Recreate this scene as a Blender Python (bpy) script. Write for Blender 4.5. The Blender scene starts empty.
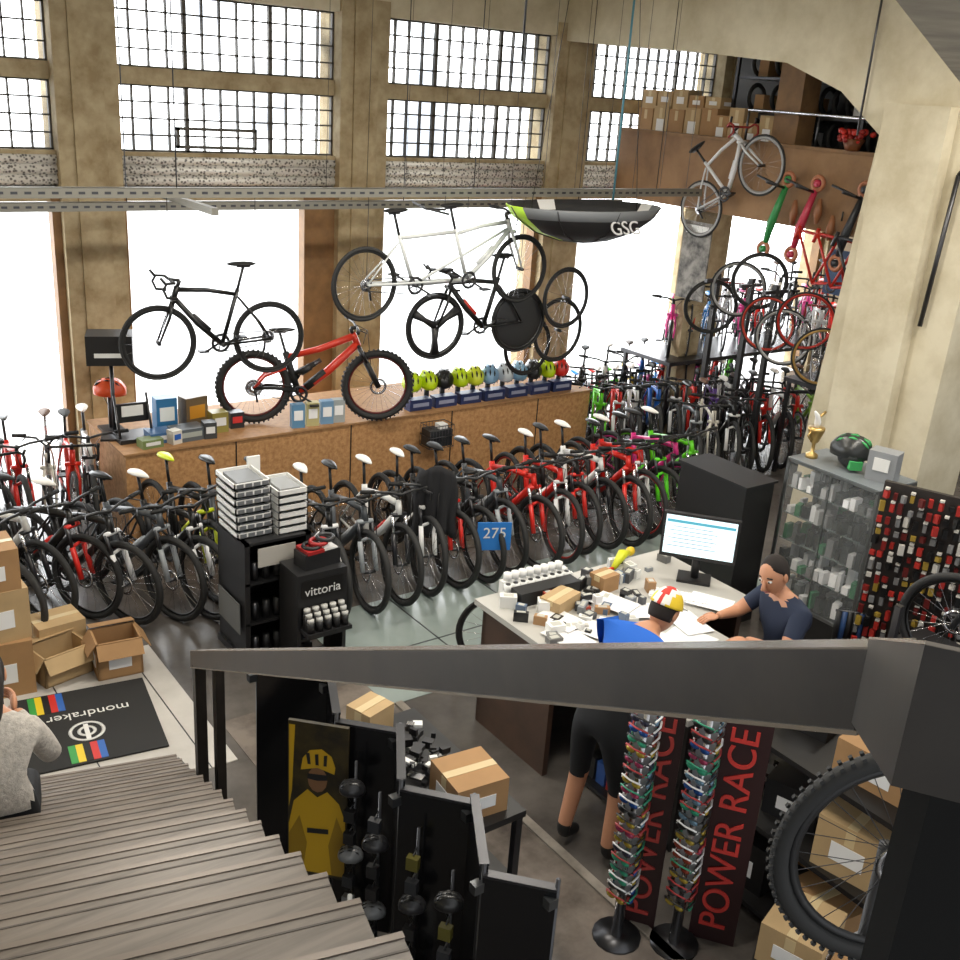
import bpy, math, random, bmesh
from mathutils import Vector, Matrix, noise
random.seed(7)
V=Vector
H=4.2; f=1050.0; p=math.radians(20.5); r4=math.radians(4)
scene=bpy.context.scene
try:
    scene.view_settings.view_transform='Standard'
    scene.view_settings.look='None'
except Exception: pass

# ---------------------------------------------------------------- materials
MATS={}
def mat(name,col,rough=.5,metal=0,emit=None,es=0,noise_s=0,noise_a=.15,bump=0,spec=.5,col2=None):
    if name in MATS: return MATS[name]
    m=bpy.data.materials.new(name); m.use_nodes=True; m.diffuse_color=(*col,1)
    nt=m.node_tree; b=nt.nodes['Principled BSDF']
    b.inputs['Base Color'].default_value=(*col,1); b.inputs['Roughness'].default_value=rough; b.inputs['Metallic'].default_value=metal
    b.inputs['Specular IOR Level'].default_value=spec
    if emit: b.inputs['Emission Color'].default_value=(*emit,1); b.inputs['Emission Strength'].default_value=es
    if noise_s:
        tc=nt.nodes.new('ShaderNodeTexCoord'); n=nt.nodes.new('ShaderNodeTexNoise'); n.inputs['Scale'].default_value=noise_s; n.inputs['Detail'].default_value=7; n.inputs['Roughness'].default_value=.62
        nt.links.new(tc.outputs['Object'],n.inputs['Vector'])
        cr=nt.nodes.new('ShaderNodeValToRGB'); c2=col2 or tuple(max(0,c*(1-noise_a*2.5)) for c in col)
        cr.color_ramp.elements[0].position=.33; cr.color_ramp.elements[1].position=.62
        cr.color_ramp.elements[0].color=(*c2,1); cr.color_ramp.elements[1].color=(*col,1)
        nt.links.new(n.outputs['Fac'],cr.inputs['Fac']); nt.links.new(cr.outputs['Color'],b.inputs['Base Color'])
        if bump:
            bp=nt.nodes.new('ShaderNodeBump'); bp.inputs['Strength'].default_value=bump; bp.inputs['Distance'].default_value=.02
            nt.links.new(n.outputs['Fac'],bp.inputs['Height']); nt.links.new(bp.outputs['Normal'],b.inputs['Normal'])
    MATS[name]=m; return m
def hexc(h):
    h=h.lstrip('#'); c=[int(h[i:i+2],16)/255 for i in (0,2,4)]
    return tuple(x/12.92 if x<=.04045 else ((x+.055)/1.055)**2.4 for x in c)
def cm(h,rough=.45,metal=0): return mat('paint_'+h,hexc(h),rough,metal)
BLACK=mat('black_plastic',(.012,.012,.013),.45)
MATTE=mat('matt_black',(.008,.008,.008),.9,spec=.1)
RUBBER=mat('tyre_rubber',(.018,.018,.018),.75)
METAL=mat('dark_metal',(.08,.08,.085),.35,.9)
CHROME=mat('chrome_metal',(.6,.6,.62),.25,1)
WHITE=mat('white_plastic',(.75,.75,.73),.5)
CARD=mat('cardboard',hexc('a88258'),.8,noise_s=3,noise_a=.06)
CARD2=mat('cardboard_pale',hexc('b89c72'),.8,noise_s=3,noise_a=.06)
TAPE=mat('packing_tape',hexc('c9b48a'),.4)
CONC=mat('concrete_wall',hexc('cfc6ae'),.85,noise_s=2.2,bump=.25,col2=hexc('b7ac91'))
PILL=mat('pillar_paint',hexc('ad9e7f'),.8,noise_s=4.5,bump=.35,col2=hexc('8a7858'))
WOOD=mat('wood_frame',hexc('86643f'),.6,noise_s=6,noise_a=.12)
DARKP=mat('dark_panel',hexc('1b1a1a'),.4)
PAPER=mat('paper_white',(.8,.8,.8),.7)

# ---------------------------------------------------------------- builder
class B:
    def __init__(s): s.v=[];s.f=[];s.m=[];s.mats=[];s.sm=[]
    def mi(s,m):
        if m not in s.mats: s.mats.append(m)
        return s.mats.index(m)
    def add(s,vs,fs,m,smooth=False):
        o=len(s.v); s.v+= [tuple(x) for x in vs]; k=s.mi(m)
        for q in fs: s.f.append(tuple(i+o for i in q)); s.m.append(k); s.sm.append(smooth)
    def box(s,c,d,m,rz=0,M=None):
        hx,hy,hz=d[0]/2,d[1]/2,d[2]/2; vs=[V((x*hx,y*hy,z*hz)) for x in(-1,1) for y in(-1,1) for z in(-1,1)]
        R=M if M else Matrix.Rotation(rz,3,'Z'); c=V(c)
        s.add([c+R@q for q in vs],[(0,1,3,2),(4,6,7,5),(0,4,5,1),(2,3,7,6),(0,2,6,4),(1,5,7,3)],m)
    def bb(s,x0,x1,y0,y1,z0,z1,m): s.box(((x0+x1)/2,(y0+y1)/2,(z0+z1)/2),(x1-x0,y1-y0,z1-z0),m)
    def tube(s,pts,rad,m,n=6,cap=True,closed=False):
        pts=[V(q) for q in pts]; N=len(pts)
        if not isinstance(rad,(list,tuple)): rad=[rad]*N
        vs=[];fs=[]; up=None
        for i,q in enumerate(pts):
            if closed: d=(pts[(i+1)%N]-pts[i-1])
            else: d=pts[min(i+1,N-1)]-pts[max(i-1,0)]
            d=d.normalized() if d.length>1e-9 else V((0,0,1))
            if up is None: up=V((0,0,1)) if abs(d.z)<.9 else V((1,0,0))
            x=d.cross(up)
            if x.length<1e-4: up=V((0,1,0)) if abs(d.y)<.9 else V((1,0,0)); x=d.cross(up)
            x.normalize(); y=x.cross(d).normalized(); up=y
            for j in range(n):
                a=2*math.pi*j/n; vs.append(q+x*(math.cos(a)*rad[i])+y*(math.sin(a)*rad[i]))
        L=N if closed else N-1
        for i in range(L):
            for j in range(n):
                a=i*n+j; b=i*n+(j+1)%n; c=((i+1)%N)*n+(j+1)%n; d=((i+1)%N)*n+j; fs.append((a,d,c,b))
        if cap and not closed: fs.append(tuple(range(n))); fs.append(tuple(range((N-1)*n,N*n))[::-1])
        s.add(vs,fs,m,True)
    def ring(s,c,R,r,m,ax='y',n=40,k=6,rw=None):
        c=V(c); vs=[];fs=[]; rw=rw or r
        for i in range(n):
            a=2*math.pi*i/n
            for j in range(k):
                b=2*math.pi*j/k; q=R+r*math.cos(b); w=rw*math.sin(b)
                vs.append(c+(V((q*math.cos(a),w,q*math.sin(a))) if ax=='y' else V((w,q*math.cos(a),q*math.sin(a))) if ax=='x' else V((q*math.cos(a),q*math.sin(a),w))))
        for i in range(n):
            for j in range(k): fs.append((i*k+j,((i+1)%n)*k+j,((i+1)%n)*k+(j+1)%k,i*k+(j+1)%k))
        s.add(vs,fs,m,True)
    def sph(s,c,d,m,n=12,k=8,M=None,fn=None):
        c=V(c); vs=[];fs=[]
        for i in range(k+1):
            t=math.pi*i/k
            for j in range(n):
                a=2*math.pi*j/n; q=V((math.sin(t)*math.cos(a),math.sin(t)*math.sin(a),math.cos(t)))
                if fn: q=fn(q)
                q=V((q.x*d[0],q.y*d[1],q.z*d[2]))
                vs.append(c+(M@q if M else q))
        for i in range(k):
            for j in range(n): fs.append((i*n+j,(i+1)*n+j,(i+1)*n+(j+1)%n,i*n+(j+1)%n))
        s.add(vs,fs,m,True)
    def mesh(s,name):
        me=bpy.data.meshes.new(name); me.from_pydata(s.v,[],s.f)
        for m in s.mats: me.materials.append(m)
        me.polygons.foreach_set('material_index',s.m); me.polygons.foreach_set('use_smooth',s.sm); me.update(); return me
    def obj(s,name,loc=(0,0,0),rz=0,parent=None):
        return link(name,s.mesh(name),loc,rz,parent)
def link(name,me,loc=(0,0,0),rz=0,parent=None,M=None):
    o=bpy.data.objects.new(name,me); bpy.context.collection.objects.link(o)
    if M is not None: o.matrix_world=M
    else: o.location=loc; o.rotation_euler=(0,0,rz)
    if parent: o.parent=parent
    return o
def empty(name,loc=(0,0,0)):
    o=bpy.data.objects.new(name,None); bpy.context.collection.objects.link(o); o.location=loc; o.empty_display_size=.1; return o
def text(name,s,size,m,M,ext=.001):
    cu=bpy.data.curves.new(name,'FONT'); cu.body=s; cu.size=size; cu.extrude=ext; cu.align_x='CENTER'; cu.align_y='CENTER'; cu.materials.append(m)
    o=bpy.data.objects.new(name,cu); bpy.context.collection.objects.link(o)
    me=bpy.data.meshes.new_from_object(o.evaluated_get(bpy.context.evaluated_depsgraph_get())) ; bpy.data.objects.remove(o)
    o=bpy.data.objects.new(name,me); bpy.context.collection.objects.link(o); o.matrix_world=M; return o
def frameM(loc,x,y):
    x=V(x).normalized(); y=V(y); z=x.cross(y).normalized(); y=z.cross(x)
    M=Matrix((x,y,z)).transposed().to_4x4(); M.translation=loc; return M

# ---------------------------------------------------------------- room shell
def floor_mat(name,c1,c2,rough,scale):
    return mat(name,c1,rough,noise_s=scale,col2=c2,bump=.05)
F_MAIN=floor_mat('polished_concrete',hexc('625d58'),hexc('3f3b38'),.25,1.3)
F_AISLE=floor_mat('worn_concrete',hexc('7c736b'),hexc('443e39'),.16,2.2)
F_PANEL=floor_mat('glass_green_floor',hexc('8f9a96'),hexc('7f8a87'),.13,1.0)
F_TILE=floor_mat('pale_tile',hexc('c6c2bc'),hexc('b4b0aa'),.4,2)
b=B(); b.bb(-9,16.5,-3,11.0,-.1,0,F_MAIN); b.obj('floor')
b=B(); b.bb(2.35,3.5,1.0,5.9,0,.004,F_AISLE); b.obj('floor_aisle')
b=B(); b.bb(3.45,7.6,5.5,6.95,0,.006,F_PANEL)
for x in (4.3,5.2,6.1): b.bb(x,x+.012,5.5,6.95,.006,.008,METAL)
b.bb(3.45,7.6,6.15,6.162,.006,.008,METAL); b.obj('floor_glass_panels')
b=B(); b.bb(-3,2.28,5.45,7.15,0,.006,F_TILE)
for x in (-.9,-.3,.3,.9,1.5,2.1): b.bb(x,x+.008,5.45,7.15,.006,.008,METAL)
b.obj('floor_tiles')
b=B(); b.bb(3.5,3.56,1.0,5.5,0,.02,mat('floor_edge_trim',hexc('8b8379'),.5,noise_s=9)); b.obj('trim_1')
b=B(); b.bb(-12,30,11.0,40,-.12,-.02,mat('pavement_pale',(.8,.8,.8),.9)); b.obj('pavement')
# pillars
b=B()
for k in range(-2,5):
    x=3.45+3.02*k
    b.bb(x-.6,x,10.85,11.35,0,5.0,PILL); b.bb(x-.45,x-.15,10.82,10.85,0,5.0,PILL)
    b.bb(x-(.98 if k==1 else .68),x-.6,10.95,11.1,0,2.95,WOOD); b.bb(x,x+.05,10.95,11.1,0,2.95,WOOD)
b.obj('wall_window_pillars')
b=B(); b.bb(-9,16.5,11.0,11.2,4.0,4.16,PILL); b.bb(-9,16.5,10.9,11.35,4.85,5.7,CONC); b.bb(-9,16.5,10.97,11.2,2.88,2.97,PILL); b.obj('wall_window_header')
# windows
MUL=mat('window_mullion',hexc('4a463f'),.6)
def paneM():
    m=bpy.data.materials.new('window_glass'); m.use_nodes=True; nt=m.node_tree; nt.nodes.clear()
    o=nt.nodes.new('ShaderNodeOutputMaterial'); mx=nt.nodes.new('ShaderNodeMixShader'); t=nt.nodes.new('ShaderNodeBsdfTransparent'); g=nt.nodes.new('ShaderNodeBsdfGlossy'); g.inputs['Roughness'].default_value=.2
    n=nt.nodes.new('ShaderNodeTexNoise'); n.inputs['Scale'].default_value=1.2; tc=nt.nodes.new('ShaderNodeTexCoord')
    nt.links.new(tc.outputs['Object'],n.inputs['Vector'])
    cr=nt.nodes.new('ShaderNodeValToRGB'); cr.color_ramp.elements[0].color=(.42,.43,.45,1); cr.color_ramp.elements[1].color=(.9,.9,.9,1); cr.color_ramp.elements[0].position=.3; cr.color_ramp.elements[1].position=.5
    nt.links.new(n.outputs['Fac'],cr.inputs['Fac']); nt.links.new(cr.outputs['Color'],t.inputs['Color'])
    mx.inputs[0].default_value=.04; nt.links.new(t.outputs[0],mx.inputs[1]); nt.links.new(g.outputs[0],mx.inputs[2]); nt.links.new(mx.outputs[0],o.inputs[0]); return m
PANE=paneM()
SHUT=mat('perforated_shutter',hexc('b5b2aa'),.5,.3)
nt=SHUT.node_tree; vo=nt.nodes.new('ShaderNodeTexVoronoi'); vo.inputs['Scale'].default_value=30; tc=nt.nodes.new('ShaderNodeTexCoord'); cr=nt.nodes.new('ShaderNodeValToRGB')
nt.links.new(tc.outputs['Object'],vo.inputs['Vector']); nt.links.new(vo.outputs['Distance'],cr.inputs['Fac']); cr.color_ramp.elements[0].position=.25;cr.color_ramp.elements[0].color=(.14,.13,.12,1);cr.color_ramp.elements[1].position=.5;cr.color_ramp.elements[1].color=(.75,.73,.69,1)
nt.links.new(cr.outputs['Color'],nt.nodes['Principled BSDF'].inputs['Base Color'])
wi=0
for k in range(-2,4):
    x0=3.45+3.02*k; x1=x0+2.42; b=B(); wi+=1
    for (z0,z1,rows) in ((3.36,4.0,4),(4.16,4.85,4)):
        b.bb(x0,x1,11.06,11.065,z0,z1,PANE)
        n=13
        for i in range(n+1):
            w=.04 if i in(0,4,9,13) else .016; xx=x0+(x1-x0)*i/n; b.bb(xx-w/2,xx+w/2,11.03,11.08,z0,z1,MUL)
        for i in range(rows+1):
            zz=z0+(z1-z0)*i/rows; w=.035 if i in(0,rows) else .016; b.bb(x0,x1,11.03,11.08,zz-w/2,zz+w/2,MUL)
    if k==0:
        for (xa,xb,za,zb) in ((x0+.62,x0+1.5,3.40,3.43),(x0+.62,x0+1.5,3.58,3.61),(x0+.62,x0+.65,3.40,3.61),(x0+1.47,x0+1.5,3.40,3.61)): b.bb(xa,xb,11.0,11.05,za,zb,MUL)
    for j in range(3): b.tube([(x0,11.0,3.08+.1*j),(x1,11.0,3.08+.1*j)],.055,SHUT,10)
    b.bb(x0,x1,11.03,11.16,3.02,3.32,SHUT); b.bb(x0,x1,10.96,11.18,3.32,3.36,PILL)
    b.bb(x0,x1,10.98,11.16,2.97,3.02,mat('shutter_rail',hexc('3c3a38'),.5))
    b.obj('window_%d'%wi)
b=B(); b.bb(-9.2,-9,-3,11.3,0,5.7,CONC); b.obj('wall_left')
b=B(); b.bb(15,15.2,-3,11.3,0,5.7,mat('end_wall',hexc('7a6a55'),.9)); b.obj('wall_right')
b=B(); b.bb(-9.2,16.5,0.2,11.4,5.7,5.85,CONC); b.obj('ceiling')
# portal frame
b=B()
def prism(b,poly,x0,x1,m):
    n=len(poly); vs=[(x0,y,z) for y,z in poly]+[(x1,y,z) for y,z in poly]
    fs=[tuple(range(n)),tuple(range(n,2*n))[::-1]]+[(i,i+n,(i+1)%n+n,(i+1)%n) for i in range(n)]
    b.add(vs,fs,m)
prism(b,[(10.95,4.80),(8.9,4.72),(7.4,4.62),(6.7,4.38),(6.2,4.02),(6.4,1.2),(6.45,0),(5.1,0),(5.02,5.7),(10.95,5.7)],9.0,9.75,CONC)
prism(b,[(5.02,4.1),(4.9,5.7),(3.0,5.7),(1.5,5.7),(1.5,4.75),(4.0,4.6)],9.0,9.75,CONC)
b.bb(8.86,9.0,5.45,6.1,0,4.3,CONC)
b.tube([(8.95,5.3,3.75),(8.95,5.18,3.9),(8.95,5.0,3.93),(8.95,4.0,3.93)],.022,METAL,8)
b.tube([(8.95,5.3,3.75),(8.95,5.36,2.4)],.022,METAL,8)
b.obj('concrete_portal_frame')
b=B(); 
vs=[(1.30,.98,4.40),(5.56,3.39,4.38),(6.8,1.0,4.38),(1.9,-.2,4.40)]
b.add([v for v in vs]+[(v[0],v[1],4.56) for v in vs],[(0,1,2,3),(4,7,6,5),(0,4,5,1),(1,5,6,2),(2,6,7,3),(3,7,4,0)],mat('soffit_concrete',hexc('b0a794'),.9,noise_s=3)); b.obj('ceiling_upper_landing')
b=B()
for (x,y,z,c) in ((6.6,8.6,4.45,METAL),(7.6,8.2,3.2,cm('4a7f8f')),(8.95,6.4,4.0,METAL)):
    b.tube([(x,y,5.7),(x,y,z)],.012,c,5)
b.obj('hanging_cable')
# mezzanine
FASC=mat('mezzanine_fascia',hexc('94724f'),.7,noise_s=1.5,col2=hexc('745639'))
b=B(); b.bb(10,10.12,5,10.8,2.95,3.78,FASC); b.bb(10.12,14.9,3,10.8,3.55,3.7,CONC); b.bb(9.97,10.14,5,10.8,3.78,3.82,WOOD)
b.tube([(10.05,5.5,4.15),(10.05,8.7,4.15)],.02,CHROME); 
for y in (5.5,6.6,7.7,8.7): b.tube([(10.05,y,3.8),(10.05,y,4.15)],.015,METAL)
b.obj('mezzanine')
b=B(); b.bb(10.2,10.5,8.1,8.45,3.7,5.7,WOOD); b.bb(9.95,10.3,9.2,9.4,0,2.95,PILL); b.obj('wooden_post')

# rails overhead
RAIL=mat('galvanised_rail',hexc('8d8a80'),.5,.6)
b=B()
for (y,z) in ((8.7,3.22),(10.0,2.95)):
    b.bb(-3,9.4,y-.04,y-.036,z-.04,z+.04,RAIL); b.bb(-3,9.4,y-.04,y+.04,z+.036,z+.04,RAIL)
    x=-3
    while x<9.3: b.bb(x,x+.05,y-.0415,y-.04,z-.010,z+.010,METAL); x+=.1
for x in (0.5,3.2,6.2,8.7):
    b.tube([(x,8.7,3.25),(x,8.7,5.7)],.006,METAL,4); b.tube([(x,10,2.98),(x,10,5.7)],.006,METAL,4)
for i in range(12):
    x=4.6+i*.42; b.tube([(x,8.75,3.2),(x+.05,8.8,5.7)],.003,METAL,3)
b.bb(3.5,3.56,8.7,10,3.03,3.09,RAIL); b.obj('ceiling_mounted_rail')

# ---------------------------------------------------------------- bicycles
def wheel(b,c,R,tr,rimm,tm,spokes=24,rotor=True,deep=.018,style='spoke',sm=CHROME):
    c=V(c); b.ring(c,R-tr,tr,tm,n=40,k=6); b.ring(c,R-2*tr-deep/2+.002,deep,rimm,n=40,k=4,rw=.010)
    b.tube([c+V((0,-.05,0)),c+V((0,.05,0))],.018,METAL,8)
    if rotor: b.ring(c+V((0,-.035,0)),.075,.012,CHROME,n=20,k=4,rw=.002)
    ri=R-2*tr-deep
    if style=='disc':
        b.sph(c,(ri+.01,.02,ri+.01),BLACK,32,10)
    elif style=='tri':
        for i in range(3):
            a=2*math.pi*i/3+.5; d=V((math.cos(a),0,math.sin(a))); b.tube([c,c+d*ri*.5,c+d*ri],[.045,.03,.05],BLACK,6)
    else:
        for i in range(spokes):
            a=2*math.pi*i/spokes; s=1 if i%2 else -1; a2=a+.35*(1 if (i//2)%2 else -1)
            b.tube([c+V((.03*math.cos(a2),s*.028,.03*math.sin(a2))),c+V((ri*math.cos(a),0,ri*math.sin(a)))],.0016,sm,3,cap=False)
BIKES={}
def bike(key,fr,ac='111111',kind='mtb',R=.36,saddle='111111',rim='101010',tyre=None,spokes=24,grip='111111',fork=None,susp=False,wb=0):
    b=B(); F=cm(fr,.3); A=cm(ac,.35); S=cm(saddle,.6); RM=cm(rim,.35); T=RUBBER if not tyre else cm(tyre,.6); G=cm(grip,.7)
    FK=cm(fork,.3) if fork else (A if kind=='mtb' else F)
    tr={'mtb':.027,'road':.013,'tt':.013,'city':.02,'kids':.026,'tandem':.02}[kind]+(.008 if susp else 0)
    rh=V((-.44,0,R)); fh=V(((.66 if kind!='road' and kind!='tt' else .57)+wb,0,R)); bb=V((0,0,.30 if kind!='kids' else .25))
    if kind=='kids': rh.x=-.33; fh.x=.45
    if kind=='tandem': rh.x=-1.15
    hb=V((fh.x-.14-wb*.5,0,R*2+.04)); ht=hb+V((-.045,0,.12 if kind!='tt' else .08))
    if susp: ht=hb+V((-.06,0,.13))
    st=V((-.15,0,.80 if kind!='kids' else .55))
    if susp: st=V((-.13,0,.72))
    sad=st+V((-.055,0,.20 if kind!='kids' else .12))
    deep=.03 if kind=='tt' else (.022 if kind=='road' else .012)
    wheel(b,rh,R,tr,RM,T,spokes,kind=='mtb',deep,'disc' if kind=='tt' else 'spoke'); wheel(b,fh,R,tr,RM,T,spokes,kind=='mtb',deep,'tri' if kind=='tt' else 'spoke')
    if susp:
        for h_ in (rh,fh):
            for i in range(48):
                a=2*math.pi*i/48
                for s in(-1,1): b.box((h_.x+R*math.cos(a),s*.016,h_.z+R*math.sin(a)),(.012,.014,.018),RUBBER,M=Matrix.Rotation(-a,3,'Y'))
    dr={'mtb':.033,'tt':.028,'road':.024,'city':.022,'kids':.022,'tandem':.024}[kind]*(1.2 if susp else 1)
    tt=ht+V((.01,0,-.03)); 
    if kind=='city': tt=hb+V((0,0,.02))
    b.tube([hb,ht],.028 if not susp else .034,F,8)
    b.tube([bb,bb.lerp(hb,.5)+V((0,0,-.012)),hb+V((-.01,0,.02))],[dr*1.05,dr*1.1,dr],F,8)
    b.tube([st+V((.01,0,-.05)),st.lerp(tt,.5)+V((0,0,-.008 if not susp else -.05)),tt],[dr*.8,dr*.85,dr*.95],F,8)
    b.tube([bb,st],dr*.85,F if not susp else A,8)
    b.tube([st,sad],.014,BLACK if kind!='city' else CHROME,8)
    if susp:
        b.tube([bb+V((0,0,.16)),V((-.05,0,.50)),V((.16,0,.60))],.028,A,8); b.tube([V((.0,0,.50)),V((.22,0,.64))],.026,METAL,8); b.tube([V((.02,0,.51)),V((.12,0,.575))],.036,BLACK,10)
        b.tube([bb.lerp(hb,.12),bb.lerp(hb,.45)],dr*1.12,A,8)
    for s in(-1,1):
        o=V((0,s*.055,0)); b.tube([bb+V((-.02,s*.03,.03 if susp else 0)),rh.lerp(bb,.45)+V((0,s*.05,.03 if susp else 0)),rh+o],.012 if not susp else .018,F if not susp else A,6)
        if kind!='tandem': b.tube([st+V((0,s*.02,-.07 if not susp else -.16)),rh.lerp(st,.35)+V((0,s*.05,0)),rh+o],.010 if not susp else .015,F,6)
        fo=V((0,s*.062,0)); fw=V((0,s*.055,0))
        if kind=='mtb':
            mid=fh.lerp(hb,.62); q=1.3 if susp else 1; b.tube([fh+fo,mid+fo],.022*q,FK,8); b.tube([mid+fo,hb+fo+V((0,0,.0))],.016*q,CHROME if fork else METAL,8)
        else: b.tube([fh+fw*.8,fh.lerp(hb,.6)+fw+V((-.01,0,0)),hb+V((0,s*.03,-.01))],[.009,.014,.015],FK,6)
    b.tube([hb+V((0,-.07,0)),hb+V((0,.07,0))],.02,FK if kind=='mtb' else F,6)
    if kind=='mtb': b.tube([fh.lerp(hb,.62)+V((0,-.06,0)),fh.lerp(hb,.68)+V((.03,0,.01)),fh.lerp(hb,.62)+V((0,.06,0))],.014,FK,6)
    if kind=='tandem':
        bb2=V((-.62,0,.30)); st2=V((-.78,0,.78)); sad2=st2+V((-.05,0,.2))
        b.tube([bb2,st2],.02,F,8); b.tube([st2,sad2],.014,BLACK); b.tube([st2+V((0,0,-.03)),st+V((0,0,-.03))],.02,F,8); b.tube([bb2,bb],.022,F,8); b.tube([bb2,hb+V((0,0,.04))],.015,F,8)
        for s in(-1,1): b.tube([bb2,rh+V((0,s*.055,0))],.01,F,6); b.tube([st2+V((0,0,-.07)),rh+V((0,s*.055,0))],.008,F,6)
        b.tube([sad+V((-0.02,0,-.06)),sad+V((-.25,0,0))],.012,METAL)
        b.tube([sad+V((-.25,-.28,.03)),sad+V((-.27,0,0)),sad+V((-.25,.28,.03))],.012,BLACK)
        sl=[sad,sad2]
    else: sl=[sad]
    for q in sl:
        def sf(v): 
            w=1-.72*max(0,v.x*.6+.4); return V((v.x,v.y*w,v.z*(1 if v.z>0 else .7)+.15*v.x*v.x))
        b.sph(q+V((.02,0,.02)),(.135,.072,.026),S,14,8,fn=sf); b.tube([q+V((-.06,0,-.0)),q+V((.06,0,-.0))],.012,METAL,5)
    c=ht+V((-.02,0,.05))
    b.tube([ht,c],.018,BLACK,8)
    if kind in('road','tt'):
        g=c+V((.09,0,.01)); b.tube([c,g],.016,BLACK,6)
        for s in(-1,1):
            b.tube([g,g+V((.0,s*.19,0)),g+V((.07,s*.21,0)),g+V((.10,s*.21,-.05)),g+V((.07,s*.21,-.12)),g+V((-.02,s*.21,-.13))],.013,G,6)
            b.tube([g+V((.08,s*.21,0)),g+V((.12,s*.21,.05))],.014,BLACK,6)
            if kind=='tt': b.tube([g+V((0,s*.05,.03)),g+V((.22,s*.04,.05)),g+V((.26,s*.04,.1))],.01,BLACK,6)
    else:
        w=.36 if kind=='mtb' else .28; rise=.03 if kind!='city' else .1
        if susp: w=.39
        g=c+V((.06 if kind!='city' else 0,0,.01)); b.tube([c,g],.02,BLACK,8)
        b.tube([g+V((-.05,-w,rise)),g+V((-.01,-w*.3,rise*.8)),g,g+V((-.01,w*.3,rise*.8)),g+V((-.05,w,rise))],.012,BLACK,6)
        for s in(-1,1):
            b.tube([g+V((-.05,s*w,rise)),g+V((-.03,s*(w-.12),rise))],.018,G,8)
            b.tube([g+V((-.02,s*(w-.14),rise)),g+V((.05,s*(w-.08),rise-.02))],.006,METAL,5)
        b.tube([g+V((.02,-.1,.0)),g+V((.10,-.03,-.02)),hb+V((.05,0,.02))],.004,BLACK,4)
        b.tube([g+V((.02,.1,.0)),g+V((.12,.04,-.04)),fh.lerp(hb,.5)+V((.04,.06,0))],.004,BLACK,4)
    bl=[bb]+([V((-.62,0,.3))] if kind=='tandem' else [])
    for q in bl:
        b.ring(q+V((0,-.045,0)),.075,.014,METAL,n=24,k=4,rw=.003)
        for i in range(4): a=i*math.pi/2+.3; b.tube([q+V((0,-.045,0)),q+V((.07*math.cos(a),-.045,.07*math.sin(a)))],.007,METAL,4)
        b.tube([q+V((0,-.06,0)),q+V((0,.06,0))],.02,METAL,8)
        for s in(-1,1):
            e=q+V((s*.14,s*-.075,-s*.09)); b.tube([q+V((0,-s*.065,0)),e],.011,BLACK,6); b.box(e+V((0,-s*.05,0)),(.09,.08,.016),BLACK)
    for k2,rr in enumerate((.055,.045,.035)): b.ring(rh+V((0,-.03-.006*k2,0)),rr,.008,CHROME,n=18,k=4,rw=.002)
    b.tube([rh+V((0,-.045,-.055)),(bb if kind!='tandem' else bl[1])+V((0,-.045,-.085))],.005,METAL,4); b.tube([rh+V((0,-.045,.05)),(bb if kind!='tandem' else bl[1])+V((0,-.045,.085))],.005,METAL,4)
    b.tube([rh+V((0,-.055,0)),rh+V((.02,-.06,-.07)),rh+V((.03,-.06,-.14))],.012,BLACK,5)
    if not susp: b.tube([bb.lerp(hb,.25)+V((0,.001,.03)),bb.lerp(hb,.6)+V((0,.001,.03))],dr*.95,A,6)
    me=b.mesh('bike_'+key); BIKES[key]=(me,fh.x,rh.x,R); return me
bike('blk_red','1a1a1a','d8281e',rim='101010',saddle='151515')
bike('red','d0281e','161616',saddle='161616',fork='d0281e')
bike('blk_wht','1c1c1c','e8e8e8',saddle='e4e2dd')
bike('wht','e0e0de','b8281e',saddle='e8e6e0',fork='202024')
bike('blk_grn','161616','5ad41b',saddle='161616')
bike('grn','5fc81e','141414',saddle='e9e7e2',rim='57b81e',fork='5fc81e')
bike('gry','4a4e52','9fa4a8',saddle='161616')
bike('blk','121213','2e2e30',saddle='131313')
bike('blu','2060b8','141414',saddle='131313')
bike('yel','181818','c9d621',saddle='c9d621')
bike('pink','d0307c','151515',saddle='151515',rim='d0307c')
bike('redrim','c8241c','e8e8e8',saddle='e4e2dd',rim='9a1c18',fork='d8d8d8')
bike('enduro','c83420','131313',saddle='101010',susp=True,R=.37,spokes=28,wb=.14,rim='5a1c18')
bike('roadblk','131314','242426',kind='road',R=.34,rim='111111',spokes=20)
bike('roadwht','d5d6d8','d5d6d8',kind='road',R=.34,rim='9a9a9a',spokes=20,grip='8a1f1b')
bike('roadred','c82818','111111',kind='road',R=.34,rim='9a9a9a',spokes=20)
bike('tt','141414','c9352a',kind='tt',R=.34)
bike('tandem','cfd2d2','cfd2d2',kind='tandem',R=.35,rim='151515',spokes=28)
bike('citygrn','7fb03a','222222',kind='city',R=.34,rim='b0b0b0',saddle='5a3a22')
bike('citywht','d9d4c8','222222',kind='city',R=.34,rim='b0b0b0',saddle='5a3a22')
bike('cityblk','1a1a1c','222222',kind='city',R=.34,rim='a0a0a0',saddle='3a2a20')
bike('citypur','6b4b9c','222222',kind='city',R=.34,rim='b0b0b0')
for k,c,c2 in (('kpink','e8489a','ffffff'),('kblue','2f8fe0','ffffff'),('kred','e02b20','1a1a1a'),('kgreen','5bcf2a','1a1a1a'),('kyel','e8c81f','1a1a1a')):
    bike(k,c,c2,kind='kids',R=.25,rim=c,saddle=c,spokes=14,tyre='1a1a1a')
def nm(key):
    if key.startswith('k'): return 'kids_bicycle'
    if key.startswith('road'): return 'road_bicycle'
    if key=='tt': return 'time_trial_bicycle'
    if key=='tandem': return 'tandem_bicycle'
    if key.startswith('city'): return 'city_bicycle'
    return 'mountain_bicycle'
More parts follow.
